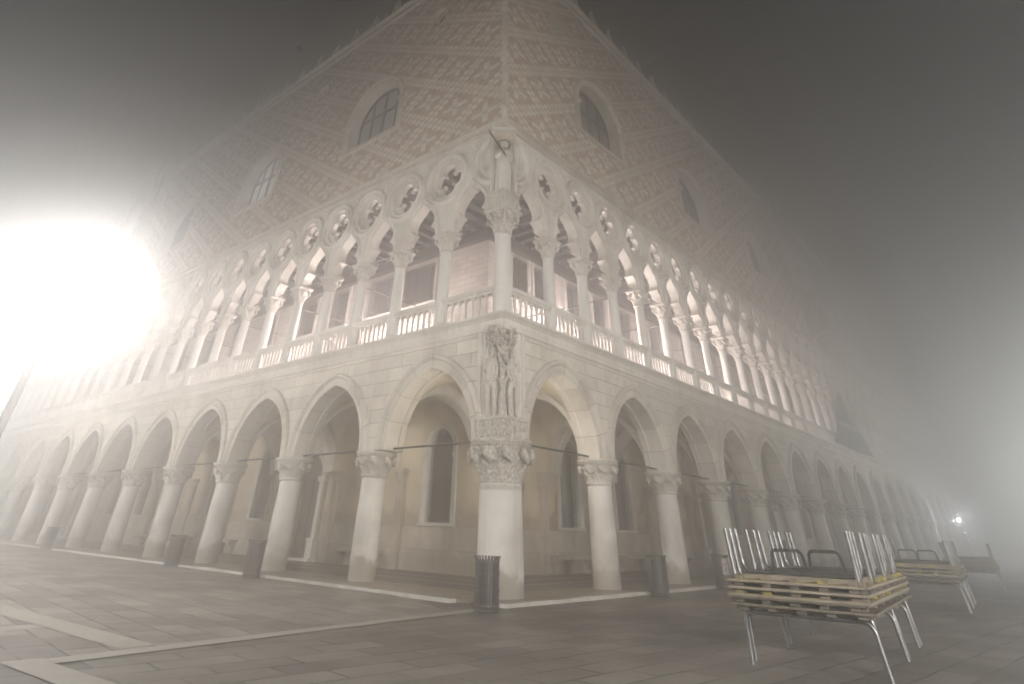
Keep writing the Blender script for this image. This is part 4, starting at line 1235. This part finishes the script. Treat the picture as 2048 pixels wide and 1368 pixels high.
def oculus():
    bm = bmesh.new(); n = 32; prof = [(.50, -.5), (.50, .02), (.54, .04), (.58, .04), (.61, .05), (.64, .05), (.65, -.01)]
    rows = [[bm.verts.new(loc_f(r*cos(2*pi*i/n), o, 20.5+r*sin(2*pi*i/n))) for r, o in prof] for i in range(n)]
    for i in range(n):
        A, B = rows[i], rows[(i+1) % n]
        for k in range(len(prof)-1): bm.faces.new((A[k], A[k+1], B[k+1], B[k]))
    add_fill(bm, [circ(0, 20.5, .515), quatre(20.5, .25, .20, 7)], -.22, -.10, loc_f)
    fr = mesh_obj("oculus", bm, M_trim, palace, smooth=True)
    bm = bmesh.new(); add_fill(bm, [circ(0, 20.5, .51)], -.42, -.38, loc_f); mesh_obj("pane", bm, M_glassdark, fr)
    return fr
oc0 = oculus(); first = True
for s in 'LR':
    for c_ in OC[s]:
        loc, rz = place(s, c_, 0, WO)
        if first: oc0.location = loc; oc0.rotation_euler = (0,0,rz); first = False
        else: copy_tree(oc0, palace, loc, rz)
# central balconies
def balcony():
    bm = bmesh.new()
    for sx in (-1, 1):
        box(bm, sx*2.15-.32, sx*2.15+.32, -.42, .0, 13.4, 20.6)
        for z in (14.6, 16.5, 18.4): box(bm, sx*2.15-.38, sx*2.15+.38, -.52, .0, z, z+.14)
        lathe(bm, [(.26, 20.6), (.30, 20.7), (.2, 21.2), (.14, 22.0), (.05, 23.6), (.09, 23.7), (.01, 24.1)], 8, (sx*2.15, -.2, 0))
        for z in (15.0, 17.0, 18.9):
            lathe(bm, [(.16, z), (.13, z+.5), (.15, z+.9), (.07, z+1.1), (.09, z+1.25), (.02, z+1.36)], 10, (sx*2.15, -.52, 0))
    path = [(-1.6, 14.6)] + [(x, 18.0+z) for x, z in arch(1.6, 1.9, 12)] + [(1.6, 14.6)]
    sweep(bm, path, [(-.004, -.6), (-.004, .1), (.08, .2), (.22, .2), (.26, .28), (.34, .26), (.36, -.01)], loc_f)
    # gable
    add_fill(bm, [[(-1.82, 20.3), (1.82, 20.3), (1.55, 21.9), (.8, 22.9), (0, 24.6), (-.8, 22.9), (-1.55, 21.9)], circ(0, 21.6, .5)], .0, .30, loc_f)
    lathe(bm, [(.3, 24.3), (.34, 24.4), (.16, 24.6), (.19, 25.2), (.12, 25.9), (.14, 26.1), (.02, 26.4)], 10, (0, -.15, 0))
    fr = mesh_obj("balcony", bm, M_trim, palace)
    bm = bmesh.new(); box(bm, -2.5, 2.5, -1.35, -.001, 13.75, 13.98); box(bm, -2.6, 2.6, -1.45, -.001, 13.98, 14.08)
    for x in (-2.2, -.75, .75, 2.2):
        add_fill(bm, [[(0, 13.75), (1.2, 13.75), (1.1, 13.5), (.5, 13.2), (0, 12.8)]], x-.12, x+.12, lambda u, o, z: Vector((o, -u, z)))
    box(bm, -2.5, 2.5, -1.38, -1.24, 14.80, 14.92)
    for sx in (-1, 1): box(bm, sx*2.44-.07, sx*2.44+.07, -1.24, -.0, 14.80, 14.92)
    for k in range(23): lathe(bm, [(.05, 14.08), (.035, 14.4), (.06, 14.8)], 6, (-2.42+.22*k, -1.31, 0))
    mesh_obj("balcony_floor", bm, M_trim, fr)
    bm = bmesh.new(); add_fill(bm, [[(-1.6, 14.6)] + [(x*.998, 18.0+z*.998) for x, z in arch(1.6, 1.9, 12)] + [(1.6, 14.6)]], -.58, -.5, loc_f)
    mesh_obj("pane", bm, M_roundel, fr)
    return fr
ba = balcony(); ba.location, rz = place('L', UB['L'], 0, WO); ba.rotation_euler = (0,0,rz)
loc, rz = place('R', UB['R'], 0, WO); copy_tree(ba, palace, loc, rz)
# roof cornice
bm = bmesh.new()
corner_sweep(bm, [(-.62, Z_TOP+.001), (.32, Z_TOP+.001), (.34, Z_TOP+.04), (.40, Z_TOP+.08), (.40, Z_TOP+.12), (.36, Z_TOP+.14), (.36, Z_TOP+.36), (.44, Z_TOP+.42), (.52, Z_TOP+.48), (.52, Z_TOP+.55), (-.62, Z_TOP+.55)], END['L'], END['R'])
mesh_obj("roof_cornice", bm, M_trim, palace)
bm = bmesh.new()
bm.faces.new([bm.verts.new(v) for v in ((-.5, .5, 22.9), (-.5, END['R'], 22.9), (-8, END['R'], 24.5), (-8, 8, 24.5))])
bm.faces.new([bm.verts.new(v) for v in ((-.5, .5, 22.9), (-8, 8, 24.5), (-END['L'], 8, 24.5), (-END['L'], .5, 22.9))])
mesh_obj("roof", bm, simple("roof_lead", (.12,.11,.10), .7), palace)
# merlons
hm = [(.38, 0), (.36, .22), (.28, .26), (.40, .38), (.42, .52), (.30, .56), (.18, .50), (.20, .66), (.28, .74), (.20, .86), (.09, .84), (.07, 1.0), (.035, 1.25), (0, 1.35)]
bm = bmesh.new()
add_fill(bm, [hm + [(-x, z) for x, z in hm[-2::-1]], circ(0, .36, .11, 10)], -.10, .10, loc_f)
me0 = mesh_obj("merlon", bm, M_trim, palace)
bm = bmesh.new(); lathe(bm, [(.09, 0), (.12, .1), (.06, .16), (.045, .55), (.08, .62), (.03, .70), (.015, 1.0)], 8)
pi0 = mesh_obj("pinnacle", bm, M_pil, palace, smooth=True)
fa = fb = True; ZM = Z_TOP+.552
for s in 'LR':
    k = 0
    while .2+1.8*k < END[s]-.3:
        t = .2+1.8*k
        if abs(t-UB[s]) > 2.0 and k > 0:
            a = me0 if fa else me0.copy()
            if not fa: C.objects.link(a)
            fa = False; a.location, rz = place(s, t, ZM, .25); a.rotation_euler = (0,0,rz)
            if k % 3 == 1 or True:
                b = pi0 if fb else pi0.copy()
                if not fb: C.objects.link(b)
                fb = False; b.location, rz = place(s, t-.9, ZM, .25); b.rotation_euler = (0,0,rz)
        k += 1
# twisted column on the arris of the upper wall
bm = bmesh.new(); n = 24; rows = []
z = 13.35
bmt = bm
NZ = 230
for k in range(NZ+1):
    zz = 13.35+(22.62-13.35)*k/NZ; row = []
    for i in range(n):
        a = 2*pi*i/n; r = .155*(1+.20*cos(3*(a-zz*4.6)))
        row.append(bm.verts.new((.15+r*cos(a), -.15+r*sin(a), zz)))
    rows.append(row)
for A, B in zip(rows, rows[1:]):
    for i in range(n): bm.faces.new((A[i], A[(i+1) % n], B[(i+1) % n], B[i]))
for zz in (13.30, 15.85, 18.4, 20.95): lathe(bm, [(.17, zz-.12), (.22, zz-.08), (.23, zz), (.22, zz+.08), (.17, zz+.12)], 20, (.15, -.15, 0))
lathe(bm, [(.06, 12.7), (.12, 12.9), (.20, 13.2), (.17, 13.34)], 16, (.12, -.12, 0))
mesh_obj("twisted_corner_column", bm, M_trim, palace, smooth='all')

# ------------------------------------------------------------------ roof floodlight arms
for s, t, lab in (('L', 14.6, "thin floodlight arm reaching out from the left roof edge"), ('R', 12.7, "thin floodlight arm reaching out from the right roof edge")):
    e = empty("roof_floodlight", T(s, t, .40, Z_TOP+.552)); tag(e, lab, "floodlight arm", "floodlight arms on the roof edge")
    bm = bmesh.new()
    tube(bm, [T(s, t, .40, Z_TOP+.56)-e.location, T(s, t, .45, Z_TOP+.9)-e.location, T(s, t+.0, 1.75, Z_TOP+1.25)-e.location], .035, 6)
    mesh_obj("arm", bm, M_iron, e)
    bm = bmesh.new(); p = T(s, t, 1.85, Z_TOP+1.22)-e.location; box(bm, p.x-.14, p.x+.14, p.y-.14, p.y+.14, p.z-.16, p.z+.05)
    mesh_obj("lamp_head", bm, M_iron, e)

# ------------------------------------------------------------------ stone benches against the arcade wall
def bench(s, t, w_, lab):
    loc, rz = place(s, t, .05, -DEPTH+.035)
    e = empty("stone_bench", loc, rz); tag(e, lab, "bench", "stone benches along the arcade wall")
    bm = bmesh.new(); box(bm, -w_, w_, -.42, -.001, .42, .50); box(bm, -w_+.02, w_-.02, -.39, -.002, .385, .419)
    mesh_obj("seat", bm, M_dado, e)
    for x in (-w_+.22, 0, w_-.22):
        bm = bmesh.new()
        add_fill(bm, [[(.0, 0), (.26, 0), (.24, .06), (.16, .14), (.18, .24), (.34, .34), (.36, .384), (0, .384)]], x-.07, x+.07, lambda u, o, z: Vector((o, -u-.001, z)))
        mesh_obj("leg", bm, M_dado, e)
for a in (('L', 10.3, 1.25, "low stone bench by the arched door, behind the second column left of the corner"), ('L', 20.2, 1.1, "stone bench behind the ribbed bin left of the doorway"), ('L', 24.5, 1.1, "hazy stone bench in the arcade, third left of the corner"), ('L', 28.7, 1.1, "faint stone bench in the arcade, fourth left of the corner"),
          ('R', 9.2, 1.25, "stone bench under the first arched window right of the corner column"), ('R', 13.65, 1.1, "stone bench under the second arched window right of the corner"), ('R', 17.9, 1.1, "stone bench under the third arched window right of the corner")): bench(*a)

# ------------------------------------------------------------------ litter bins
def make_bin():
    e = empty("litter_bin", (0,0,0))
    bm = bmesh.new(); n = 26
    for i in range(n):
        a = 2*pi*i/n; c_, s_ = cos(a), sin(a)
        def F(v, c_=c_, s_=s_): return Vector((v.x*c_-v.y*s_, v.x*s_+v.y*c_, v.z))
        # flat slat, flared at the lip
        pr = [(.195, .055), (.198, .2), (.200, .68), (.206, .735), (.226, .775), (.232, .79)]
        prev = None
        for r, z in pr:
            q = [F(Vector((r+dx, dy, z))) for dx, dy in ((-.004, -.0135), (.004, -.0135), (.004, .0135), (-.004, .0135))]
            v = [bm.verts.new(p) for p in q]
            if prev:
                for k in range(4): bm.faces.new((prev[k], prev[(k+1) % 4], v[(k+1) % 4], v[k]))
            else: bm.faces.new(v[::-1])
            prev = v
        bm.faces.new(prev)
    mesh_obj("slats", bm, M_bin, e)
    for z in (.09, .295, .53, .715):
        bm = bmesh.new(); lathe(bm, [(.194, z-.014), (.209, z-.014), (.209, z+.014), (.194, z+.014), (.194, z-.014)], 36, cap=False); mesh_obj("hoop", bm, M_bin, e, smooth=True)
    bm = bmesh.new(); lathe(bm, [(.02, .07), (.165, .07), (.172, .70), (.168, .70), (.160, .09), (.02, .09)], 28, cap=False); mesh_obj("liner", bm, M_liner, e, smooth=True)
    bm = bmesh.new(); lathe(bm, [(.10, .0), (.20, .0), (.205, .02), (.19, .05), (.10, .055)], 28, cap=True); mesh_obj("base", bm, M_bin, e, smooth=True)
    return e
bin0 = make_bin()
bins = [((1.22, -1.86), 0, "dark ribbed litter bin in front of the corner column", None),
        ((-7.59, -1.52), .2, "ribbed litter bin beside the second column left of the corner", None),
        ((-12.46, -1.50), 1.1, "hazy litter bin by the third column left of the corner", None),
        ((-24.4, -1.55), .6, "faintest litter bin, far down the foggy left arcade", None),
        ((1.48, 4.51), .3, "litter bin with a small box on its side, first right of the corner", 'box'),
        ((1.42, 8.73), .9, "litter bin with a torn white poster, second right of the corner", 'poster')]
for k, (p, rz, lab, ext) in enumerate(bins):
    b = bin0 if k == 0 else copy_tree(bin0)
    b.location = (p[0], p[1], .004); b.rotation_euler = (0,0,rz); b.scale = (1.14, 1.14, 1.0); tag(b, lab, "litter bin", "ribbed litter bins along the arcade")
    if ext == 'box':
        bm = bmesh.new(); box(bm, -.09, .09, -.30, -.215, .50, .70); box(bm, -.03, .03, -.305, -.299, .58, .64)
        mesh_obj("ash_box", bm, M_bin, b, rz=-.3-.2)
    if ext == 'poster':
        bm = bmesh.new()
        for i in range(8):
            a0, a1 = -1.3+i*.1, -1.3+(i+1)*.1; r = .214
            q = [(r*cos(a0), r*sin(a0), .32), (r*cos(a1), r*sin(a1), .32), (r*cos(a1), r*sin(a1), .70), (r*cos(a0), r*sin(a0), .70)]
            bm.faces.new([bm.verts.new(v) for v in q])
        bmesh.ops.remove_doubles(bm, verts=bm.verts, dist=.0005); bmesh.ops.solidify(bm, geom=bm.faces[:], thickness=.003)
        m_, nt_, bs_ = mat("torn_poster_paper"); P_, x_ = wpos(nt_)
        nn = noise_n(nt_, P_, 14, 2, .5); c_ = mixc(nt_, ramp(nt_, nn, .50, .53), (.60,.56,.53), (.35,.22,.20)); c_ = mixc(nt_, ramp(nt_, noise_n(nt_, P_, 22, 2, .5), .58, .6), c_, (.06,.05,.05))
        nt_.links.new(c_, bs_.inputs['Base Color'])
        mesh_obj("poster", bm, m_, b, rz=-.9+.25)

# ------------------------------------------------------------------ stacked raised-walkway platforms
W2, L2 = .76, 2.06       # half width, half length of a deck
def U_frame(bm, y, w_, h, r=.025, inward=0.0, z0=0.0, rc=.10):
    """steel tube bent to a U: from one foot up, across under the deck and down to the other"""
    pts = [(-w_-.02, y, -h)]
    for k in range(7):
        a = pi + (pi/2)*(-k/6); pts.append((-w_+rc+rc*cos(a), y, -rc+rc*sin(a)))
    for k in range(7):
        a = pi/2 - (pi/2)*k/6; pts.append((w_-rc+rc*cos(a), y, -rc+rc*sin(a)))
    pts.append((w_+.02, y, -h))
    tube(bm, [(x, yy, z+z0) for x, yy, z in pts], r, 10)
def platform(flip, ys, h, mats, short=None, seed=0):
    """deck top at z=.075 above its underside at 0 when upright; legs hang below"""
    e = empty("walkway_platform"); rr = random.Random(seed); sg = -1 if flip else 1
    F = (lambda v: v) if not flip else (lambda v: Vector((v.x, v.y, -v.z)))
    bm = bmesh.new(); n = 9; pw = 2*W2/n
    x = -W2
    for k in range(n):      # planks run the long way
        a, b = x+.006, x+pw-.006; e0 = rr.uniform(-.02, .02)
        box(bm, a, b, -L2+e0, L2+e0, .040, .062+rr.uniform(-.003, .003), F); x += pw
    # blocks seen in the dark gap below the deck edge
    for k in range(5): 
        x = -W2+.12+k*(2*W2-.24)/4
        for yy in (-L2+.02, L2-.10): box(bm, x-.05, x+.05, yy, yy+.08, .0, .0395, F)
    for k in range(7):
        y = -L2+.12+k*(2*L2-.24)/6
        for xx in (-W2+.004, W2-.064): box(bm, xx, xx+.06, y-.03, y+.03, .0, .0395, F)
    mesh_obj("deck", bm, mats[0], e)
    bm = bmesh.new()
    for y0, y1 in ((-L2-.05, -L2-.024), (L2+.024, L2+.05)): box(bm, -W2-.004, W2+.004, y0, y1, .042, .065, F)
    for x0, x1 in ((-W2-.028, -W2-.004), (W2+.004, W2+.028)): box(bm, x0, x1, -L2, L2, .041, .063, F)
    mesh_obj("edge_board", bm, mats[1], e)
    for y in [-L2+.25, -L2*.5, 0, L2*.5, L2-.25]:
        bm = bmesh.new(); box(bm, -W2+.07, W2-.07, y-.04, y+.04, .0, .0395, F); mesh_obj("batten", bm, M_batten, e)
    for q, y in enumerate(ys):
        bm = bmesh.new(); hh = h
        if short and q in short: continue
        t = bmesh.new(); U_frame(t, y, W2-.06, hh)
        me = bpy.data.meshes.new("u"); t.to_mesh(me); t.free(); bm.from_mesh(me)
        for v in bm.verts: v.co = F(Vector((v.co.x, v.co.y, v.co.z-.023)))
        mesh_obj("leg_frame", bm, M_steel, e, smooth=True)
    if short:
        for (xc, y) in short.values():
            bm = bmesh.new(); t = bmesh.new(); U_frame(t, 0, .19, .23, .019, rc=.06)
            me = bpy.data.meshes.new("u"); t.to_mesh(me); t.free(); bm.from_mesh(me)
            for v in bm.verts:    # low hoop standing on the frame
                v.co = F(Vector((xc+v.co.x, y, -.25-v.co.z-.0+.0)))
            mesh_obj("low_hoop", bm, M_steel, e, smooth=True)
    return e
def stack(cx, cy_, rz, name, nr, seed):
    zb = .50
    lv = [("bottom", False, [-1.88, -.10, 1.52], .475), ("second lowest", False, [-1.58, .20, 1.82], .475+.066),
          ("middle", True, [-1.92, -.95, .30, 1.45], .47), ("second highest", True, [-1.74, -.60, .55, 1.66], .47-.0), ("topmost", True, [-1.52, -.35, .85, 1.84], .47)]
    zs = [zb, zb+.066, zb+.066*2+.062, zb+.066*3+.062, zb+.066*4+.062]
    for k, (nm, flip, ys, h) in enumerate(lv):
        hh = h if not flip else .44+.066*(4-k)
        sh = {3: (-.17, -1.30), 4: (.22, -.95)} if (k == 4 and nr < 2) else None
        ma = (M_plank_y if k in (4, 2) else M_plank, M_batten if k in (4, 2, 3) else M_plank)
        e = platform(flip, ys, hh-.0, ma, sh, seed*10+k)
        e.location = (cx+rnd.uniform(-.02, .02), cy_+rnd.uniform(-.03, .03), zs[k]); e.rotation_euler = (0, 0, rz+rnd.uniform(-.008, .008))
        leg = "legs down" if not flip else "legs in the air"
        tag(e, "%s platform of the %s, %s" % (nm, name, leg), "platform", "stacked raised-walkway platforms")
stack(7.08, -1.22, .085, "nearest plank and steel stack", 0, 1)
stack(6.62, 9.35, .085, "second stack along the square", 1, 2)
stack(6.35, 20.8, .085, "third, hazy stack far along the square", 2, 3)
stack(9.2, 23.5, .085, "faint stack by the right edge", 3, 4)

# ------------------------------------------------------------------ white board standing in the right arcade
e = empty("notice_board", (-1.2, 22.9, .05), .06); tag(e, "plain white notice board standing between columns in the right arcade", "notice board")
bm = bmesh.new(); box(bm, -.04, .04, -.45, .45, 1.15, 2.25); mesh_obj("panel", bm, M_paper, e)
for y in (-.38, .38):
    bm = bmesh.new(); box(bm, -.03, .03, y-.03, y+.03, 0, 1.149); mesh_obj("leg", bm, M_iron, e)
# hanging banner on the far loggia
e = empty("hanging_banner", T('R', 37.0, .47, 6.1)); tag(e, "dark triangular banner with a pale stripe hung on the far right loggia", "banner")
def bl(t, z, o=0): return T('R', t, .47+o, z)-e.location
def flat(bm, pts, o, th=.03):
    a = [bm.verts.new(bl(t, z, o)) for t, z in pts]; b = [bm.verts.new(bl(t, z, o+th)) for t, z in pts]
    bm.faces.new(a); bm.faces.new(b[::-1]); n = len(pts)
    for i in range(n): bm.faces.new((a[i], a[(i+1) % n], b[(i+1) % n], b[i]))
bm = bmesh.new(); flat(bm, [(32.4, 6.15), (41.9, 6.15), (37.2, 9.75)], 0); mesh_obj("cloth", bm, M_cloth, e)
bm = bmesh.new(); flat(bm, [(34.4, 7.35), (39.9, 7.35), (39.5, 7.62), (34.8, 7.62)], .032, .01); flat(bm, [(38.9, 7.65), (39.5, 7.65), (37.9, 8.95), (37.5, 8.9)], .032, .01)
mesh_obj("pale_stripe", bm, M_clothlight, e)

# ------------------------------------------------------------------ lamps
def lamp_glass(name, col, strength): return emissive(name, col, strength)
def street_lamp(x, y, lab, h=4.6, n=3, watts=1.0, rot=0, glass=None, r=.19, reach=.75, hood=0.0):
    e = empty("street_lamp", (x, y, 0), rot); tag(e, lab, "street lamp", "cast-iron street lamps")
    bm = bmesh.new()
    lathe(bm, [(.30, 0), (.30, .18), (.22, .25), (.24, .5), (.16, .62), (.11, .8), (.09, 1.2), (.12, 1.24), (.09, 1.3), (.065, h-.9), (.10, h-.85), (.07, h-.75), (.05, h-.1), (.09, h-.06), (.04, h)], 14, lobes=lambda r_, a, z: r_*(1+.05*cos(7*a)) if z < .7 else r_)
    mesh_obj("post", bm, M_post, e, smooth=True)
    heads = [(0, 0, h+.32)]
    for k in range(n):
        a = 2*pi*k/n; bm = bmesh.new(); cx, sy = cos(a), sin(a)
        pts = [(0, h-.65), (.25, h-.85), (.55, h-.78), (reach, h-.5), (reach+.03, h-.35), (reach, h-.25)]
        tube(bm, [(d*cx, d*sy, z) for d, z in pts], .026, 8)
        tube(bm, [(d*cx, d*sy, z) for d, z in ((.1, h-.55), (.3, h-.50), (.38, h-.62), (.30, h-.72), (.22, h-.64))], .015, 6)
        lathe(bm, [(.03, h-.27), (.11, h-.22), (.12, h-.17)], 10, (reach*cx, reach*sy, 0))
        mesh_obj("arm", bm, M_post, e, smooth=True); heads.append((reach*cx, reach*sy, h+.02))
    for hx, hy, hz in heads:
        bm = bmesh.new(); bmesh.ops.create_icosphere(bm, subdivisions=2, radius=r, matrix=Matrix.Translation((hx, hy, hz)) @ Matrix.Diagonal((1, 1, 1.05, 1)))
        g = mesh_obj("lantern", bm, glass, e, smooth='all')
        if hood:
            bm = bmesh.new(); lathe(bm, [(.02, hz+.34), (.10, hz+.31), (hood, hz+.215), (hood+.01, hz+.20), (hood-.02, hz+.205), (.08, hz+.29), (.02, hz+.31)], 20, (hx, hy, 0), cap=False); mesh_obj("lantern_hood", bm, M_post, g, smooth=True)
            continue
        bm = bmesh.new(); lathe(bm, [(.03, hz+r*.98), (.05, hz+r*1.02), (.03, hz+r*1.2), (.012, hz+r*1.5)], 8, (hx, hy, 0)); mesh_obj("lantern_cap", bm, M_post, g, smooth=True)
    return e
LAMPS = [  # x, y, height, turn, glass colour, lantern emission, label
    (-4.35, -9.35, 4.95, .6, (1.0, .975, .945), POW['left'], "nearest street lamp, its lanterns lost in the white glow at left"),
    (-17.0, -13.5, 4.8, .3, (1.0, .97, .94), POW['left_off'], "street lamp on the quay, just outside the left edge of the photo"),
    (-32.0, -9.60, 4.7, .1, (1.0, .97, .93), POW['left_far'], "street lamp further down the quay, outside the left edge"),
    (21.0, -19.0, 5.0, .9, (1.0, .975, .945), POW['rear'], "street lamp on the far side of the square behind the viewer"),
    (27.0, -5.0, 5.0, .5, (1.0, .95, .89), POW['east'], "street lamp across the square, right of the viewer"),
    (22.0, 42.0, 4.7, .4, (.97, 1.0, .985), POW['right_far'], "second street lamp up the square, outside the right edge"),
    (16.0, 84.0, 4.7, .4, (.97, 1.0, .985), POW['right_far'], "third street lamp up the square, outside the right edge"),
]
for k_, (x, y, h_, ro_, c_, p_, lab) in enumerate(LAMPS):
    street_lamp(x, y, lab, h_, 3, rot=ro_, glass=lamp_glass("lamp_glass_" + "abcdefghij"[k_], c_, p_), hood=(.54 if k_ >= 3 else .40 if k_ >= 1 else 0))
# small far lamp
e = empty("wall_lamp", (2.2, 59.0, 0)); tag(e, "small bright bluish lamp on a thin pole at the far end of the square", "lamp")
bm = bmesh.new(); tube(bm, [(0,0,0), (0,0,2.85)], .05, 8); tube(bm, [(0,0,2.85), (.0,-.15,2.95)], .03, 6); mesh_obj("pole", bm, M_post, e)
bm = bmesh.new(); bmesh.ops.create_icosphere(bm, subdivisions=2, radius=.11, matrix=Matrix.Translation((0, -.25, 2.98))); mesh_obj("lamp_bulb", bm, emissive("bluish_lamp", (.85,.92,1.0), 900), e, smooth='all')
# two tiny lights in the air above the square
for k, (x, y, z, r) in enumerate(((3.62, 48.2, 10.0, .07), (3.9, 48.2, 9.95, .05))):
    pass

# small lanterns bracketed to the inner side of the piers
G_arc = emissive("arcade_lantern_glass", (1.0, .90, .76), POW['arcade'])
def wall_lantern(x, y, dx, dy, lab, z=3.95):
    e = empty("wall_lantern", (x, y, z)); tag(e, lab, "wall lantern", "small lanterns on the inner side of the piers")
    bm = bmesh.new(); tube(bm, [(-dx*.22, -dy*.22, .10), (-dx*.1, -dy*.1, .20), (0, 0, .17)], .012, 6); lathe(bm, [(.01, .17), (.07, .12), (.085, .10), (.07, .10)], 8); lathe(bm, [(.06, -.115), (.07, -.10), (.03, -.14), (.01, -.16)], 8)
    mesh_obj("bracket", bm, M_iron, e)
    bm = bmesh.new(); lathe(bm, [(.055, -.098), (.07, .095)], 8); mesh_obj("glass", bm, G_arc, e)
wall_lantern(-.72, .72, -.7, .7, "small lantern behind the carved corner pier of the arcade")
for s_ in 'LR':
    for i_, nm in ((1, "first"), (3, "third"), (5, "fifth")):
        p = T(s_, col_t(s_, i_), -.62, 0); dd = T(s_, 0, -1, 0)
        wall_lantern(p.x, p.y, dd.x, dd.y, "small lantern behind the %s pier %s of the corner" % (nm, "left" if s_ == 'L' else "right"))

# loggia floodlights: low on the floor behind the balustrade, washing the inner wall
def flood(s, t, watts, col, lab, d=-2.9, z=5.96):
    loc, rz = place(s, t, z, d)
    e = empty("floodlight", loc, rz); tag(e, lab, "floodlight", "floodlights on the loggia floor")
    bm = bmesh.new(); box(bm, -.12, .12, -.06, .06, .05, .2); tube(bm, [(0,0,0), (0,0,.05)], .03, 6); mesh_obj("housing", bm, M_iron, e)
    ld = bpy.data.lights.new("floodlight_bulb", 'POINT'); ld.energy = watts*POW['loggia']; ld.color = col; ld.shadow_soft_size = .10
    lo_ = bpy.data.objects.new("floodlight_bulb", ld); lo_.location = (0, 0, .42); link(lo_, e)
LC = (1.0, .88, .87)
FL = [('L', 9.8, 420, "small floodlight on the left loggia floor, nearest the corner"), ('L', 17.5, 210, "second small floodlight from the corner in the left loggia"),
      ('L', 25.8, 120, "third small floodlight from the corner in the left loggia"), ('L', 35, 60, "farthest small floodlight in the foggy left loggia"),
      ('R', 8.0, 420, "small floodlight on the right loggia floor, nearest the corner"), ('R', 14.5, 420, "second small floodlight from the corner in the right loggia"),
      ('R', 22.5, 170, "third small floodlight from the corner in the right loggia"), ('R', 30.5, 110, "fourth small floodlight from the corner in the right loggia"),
      ('R', 47, 60, "farthest small floodlight in the foggy right loggia")]
for s, t, p, lab in FL: flood(s, t, p, LC, lab)

# ------------------------------------------------------------------ haze
bm = bmesh.new(); box(bm, -140, 140, -140, 140, -1.0, 34)
m_ = bpy.data.materials.new("fog"); m_.use_nodes = True; nt_ = m_.node_tree
for n_ in list(nt_.nodes):
    if n_.type == 'BSDF_PRINCIPLED': nt_.nodes.remove(n_)
pv = nt_.nodes.new("ShaderNodeVolumePrincipled"); pv.inputs['Color'].default_value = (.99,.985,.98,1)
pv.inputs['Density'].default_value = HAZE_DENSITY; pv.inputs['Anisotropy'].default_value = ANISO
nt_.links.new(pv.outputs[0], nt_.nodes['Material Output'].inputs['Volume'])
m_.cycles.homogeneous_volume = True if hasattr(m_.cycles, 'homogeneous_volume') else None
hz = mesh_obj("haze", bm, m_); hz['kind'] = 'stuff'
